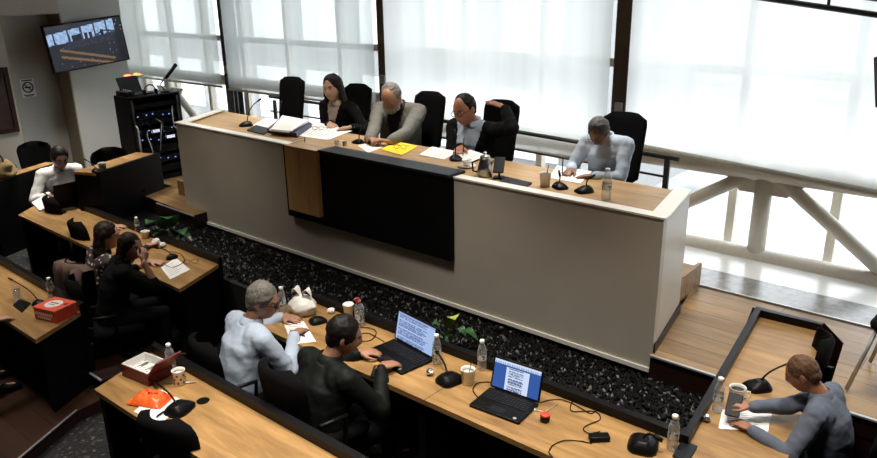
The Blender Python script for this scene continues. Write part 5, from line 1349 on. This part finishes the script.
# visitor chairs at right on the upper floor
def visitor(label, loc, rz):
    t = thing('visitor_chair', label, 'chair', loc, rz)
    MB().rbox((0, .0, .45), (.46, .44, .05), .08).build('seat', M['mesh'], t)
    curved_back(.40, .46, .50, .86, -.20, -.27, .04, .05, .10, 'backrest', M['mesh'], t)
    for s in (-1, 1):
        MB().tube([(s * .19, .17, .425), (s * .235, .26, .012)], .012, 8).build('leg', M['alu'], t); MB().tube([(s * .19, -.16, .425), (s * .235, -.30, .012)], .012, 8).build('leg', M['alu'], t)
        MB().tube([(s * .17, -.16, .43), (s * .17, -.215, .56)], .012, 8).build('back_post', M['alu'], t)
    return t
f1, f2 = at(858, 364, ZW), at(853, 392, ZW); mid = (f1 + f2) / 2
visitor('black chair with slanting metal legs on the wooden floor at the right margin', (mid.x + .27, mid.y, ZW), face(-1, .08))
# pens held by the writers
def held(i, px, py, z, tip, label, mt='plastic'):
    a = at(px, py, z); b = V(tip); t = thing('pen', label, 'pen', b, 0, 'pens'); MB().tube([V((0, 0, 0)), (a - b) * .12, a - b], [.0015, .005, .005], 8).build('barrel', M[mt], t)
held(3, 563, 158, DZ + .12, A(562, 175, TOPD + .006), 'dark pen in the hand of the man writing in pale blue')
held(2, 464, 138, DZ + .10, A(463, 156, TOPD + .006), 'pen in the right hand of the man in the black suit')
p = A(734, 405, ZT + .10)
t = thing('mobile_phone', 'black phone held by the reading man at right', 'phone', p, .2); MB().rbox((0, 0, 0), (.08, .155, .010), .012, Matrix.Rotation(.5, 3, 'X')).build('case', M['plastic'], t)
# ================================================================== LIGHT
wd = bpy.data.worlds.new('sky'); scene.world = wd; wd.use_nodes = True
nt = wd.node_tree; bg = nt.nodes['Background']; bg.inputs['Color'].default_value = (.93, .97, 1.0, 1); bg.inputs['Strength'].default_value = 4.8
def added_ceiling_light(x, y, sx, sy, power, c=(1, .93, .82)):  # unseen lamp panels, added to brighten the hall
    t = thing('added_ceiling_light', 'unseen square lamp panel added under the ceiling to light the hall', 'lamp', (x, y, 3.29), 0, 'added ceiling lamp panels')
    m = MB(); m.box((0, sy / 2 + .015, 0), (sx + .06, .03, .02)); m.box((0, -sy / 2 - .015, 0), (sx + .06, .03, .02)); m.box((sx / 2 + .015, 0, 0), (.03, sy, .02)); m.box((-sx / 2 - .015, 0, 0), (.03, sy, .02)); m.build('frame', M['alu'], t)
    ld = bpy.data.lights.new('added_ceiling_lamp', 'AREA'); ld.shape = 'RECTANGLE'; ld.size = sx; ld.size_y = sy; ld.energy = power; ld.color = c; ld.spread = math.radians(74)
    o = bpy.data.objects.new('added_ceiling_lamp', ld); col.objects.link(o); o.location = (x, y, 3.27)
for (x, y, p) in ((-1.4, 3.0, 22), (-3.4, 3.0, 22), (-6.6, 3.0, 15), (-2.2, 1.6, 18), (-3.6, 1.6, 18), (-6.6, 1.6, 12), (-.9, 4.6, 14), (-3.0, 5.1, 16), (-5.0, 5.1, 16), (-7.0, 5.1, 16), (-9.9, 4.6, 42), (-8.9, 3.3, 22)):  # last two added to brighten the left pier and white-shirted man
    added_ceiling_light(x, y, .6, .6, p)
# ------------------------------------------------------------------ output look
vs_ = scene.view_settings; vs_.view_transform = 'Standard'; vs_.look = 'None'; vs_.gamma = 1; vs_.use_curve_mapping = False; vs_.exposure = 0.0
cy = scene.cycles; cy.use_denoising = True; cy.max_bounces = 8; cy.diffuse_bounces = 4; cy.transmission_bounces = 6; cy.transparent_max_bounces = 12; cy.sample_clamp_indirect = 6; cy.caustics_reflective = False; cy.caustics_refractive = False
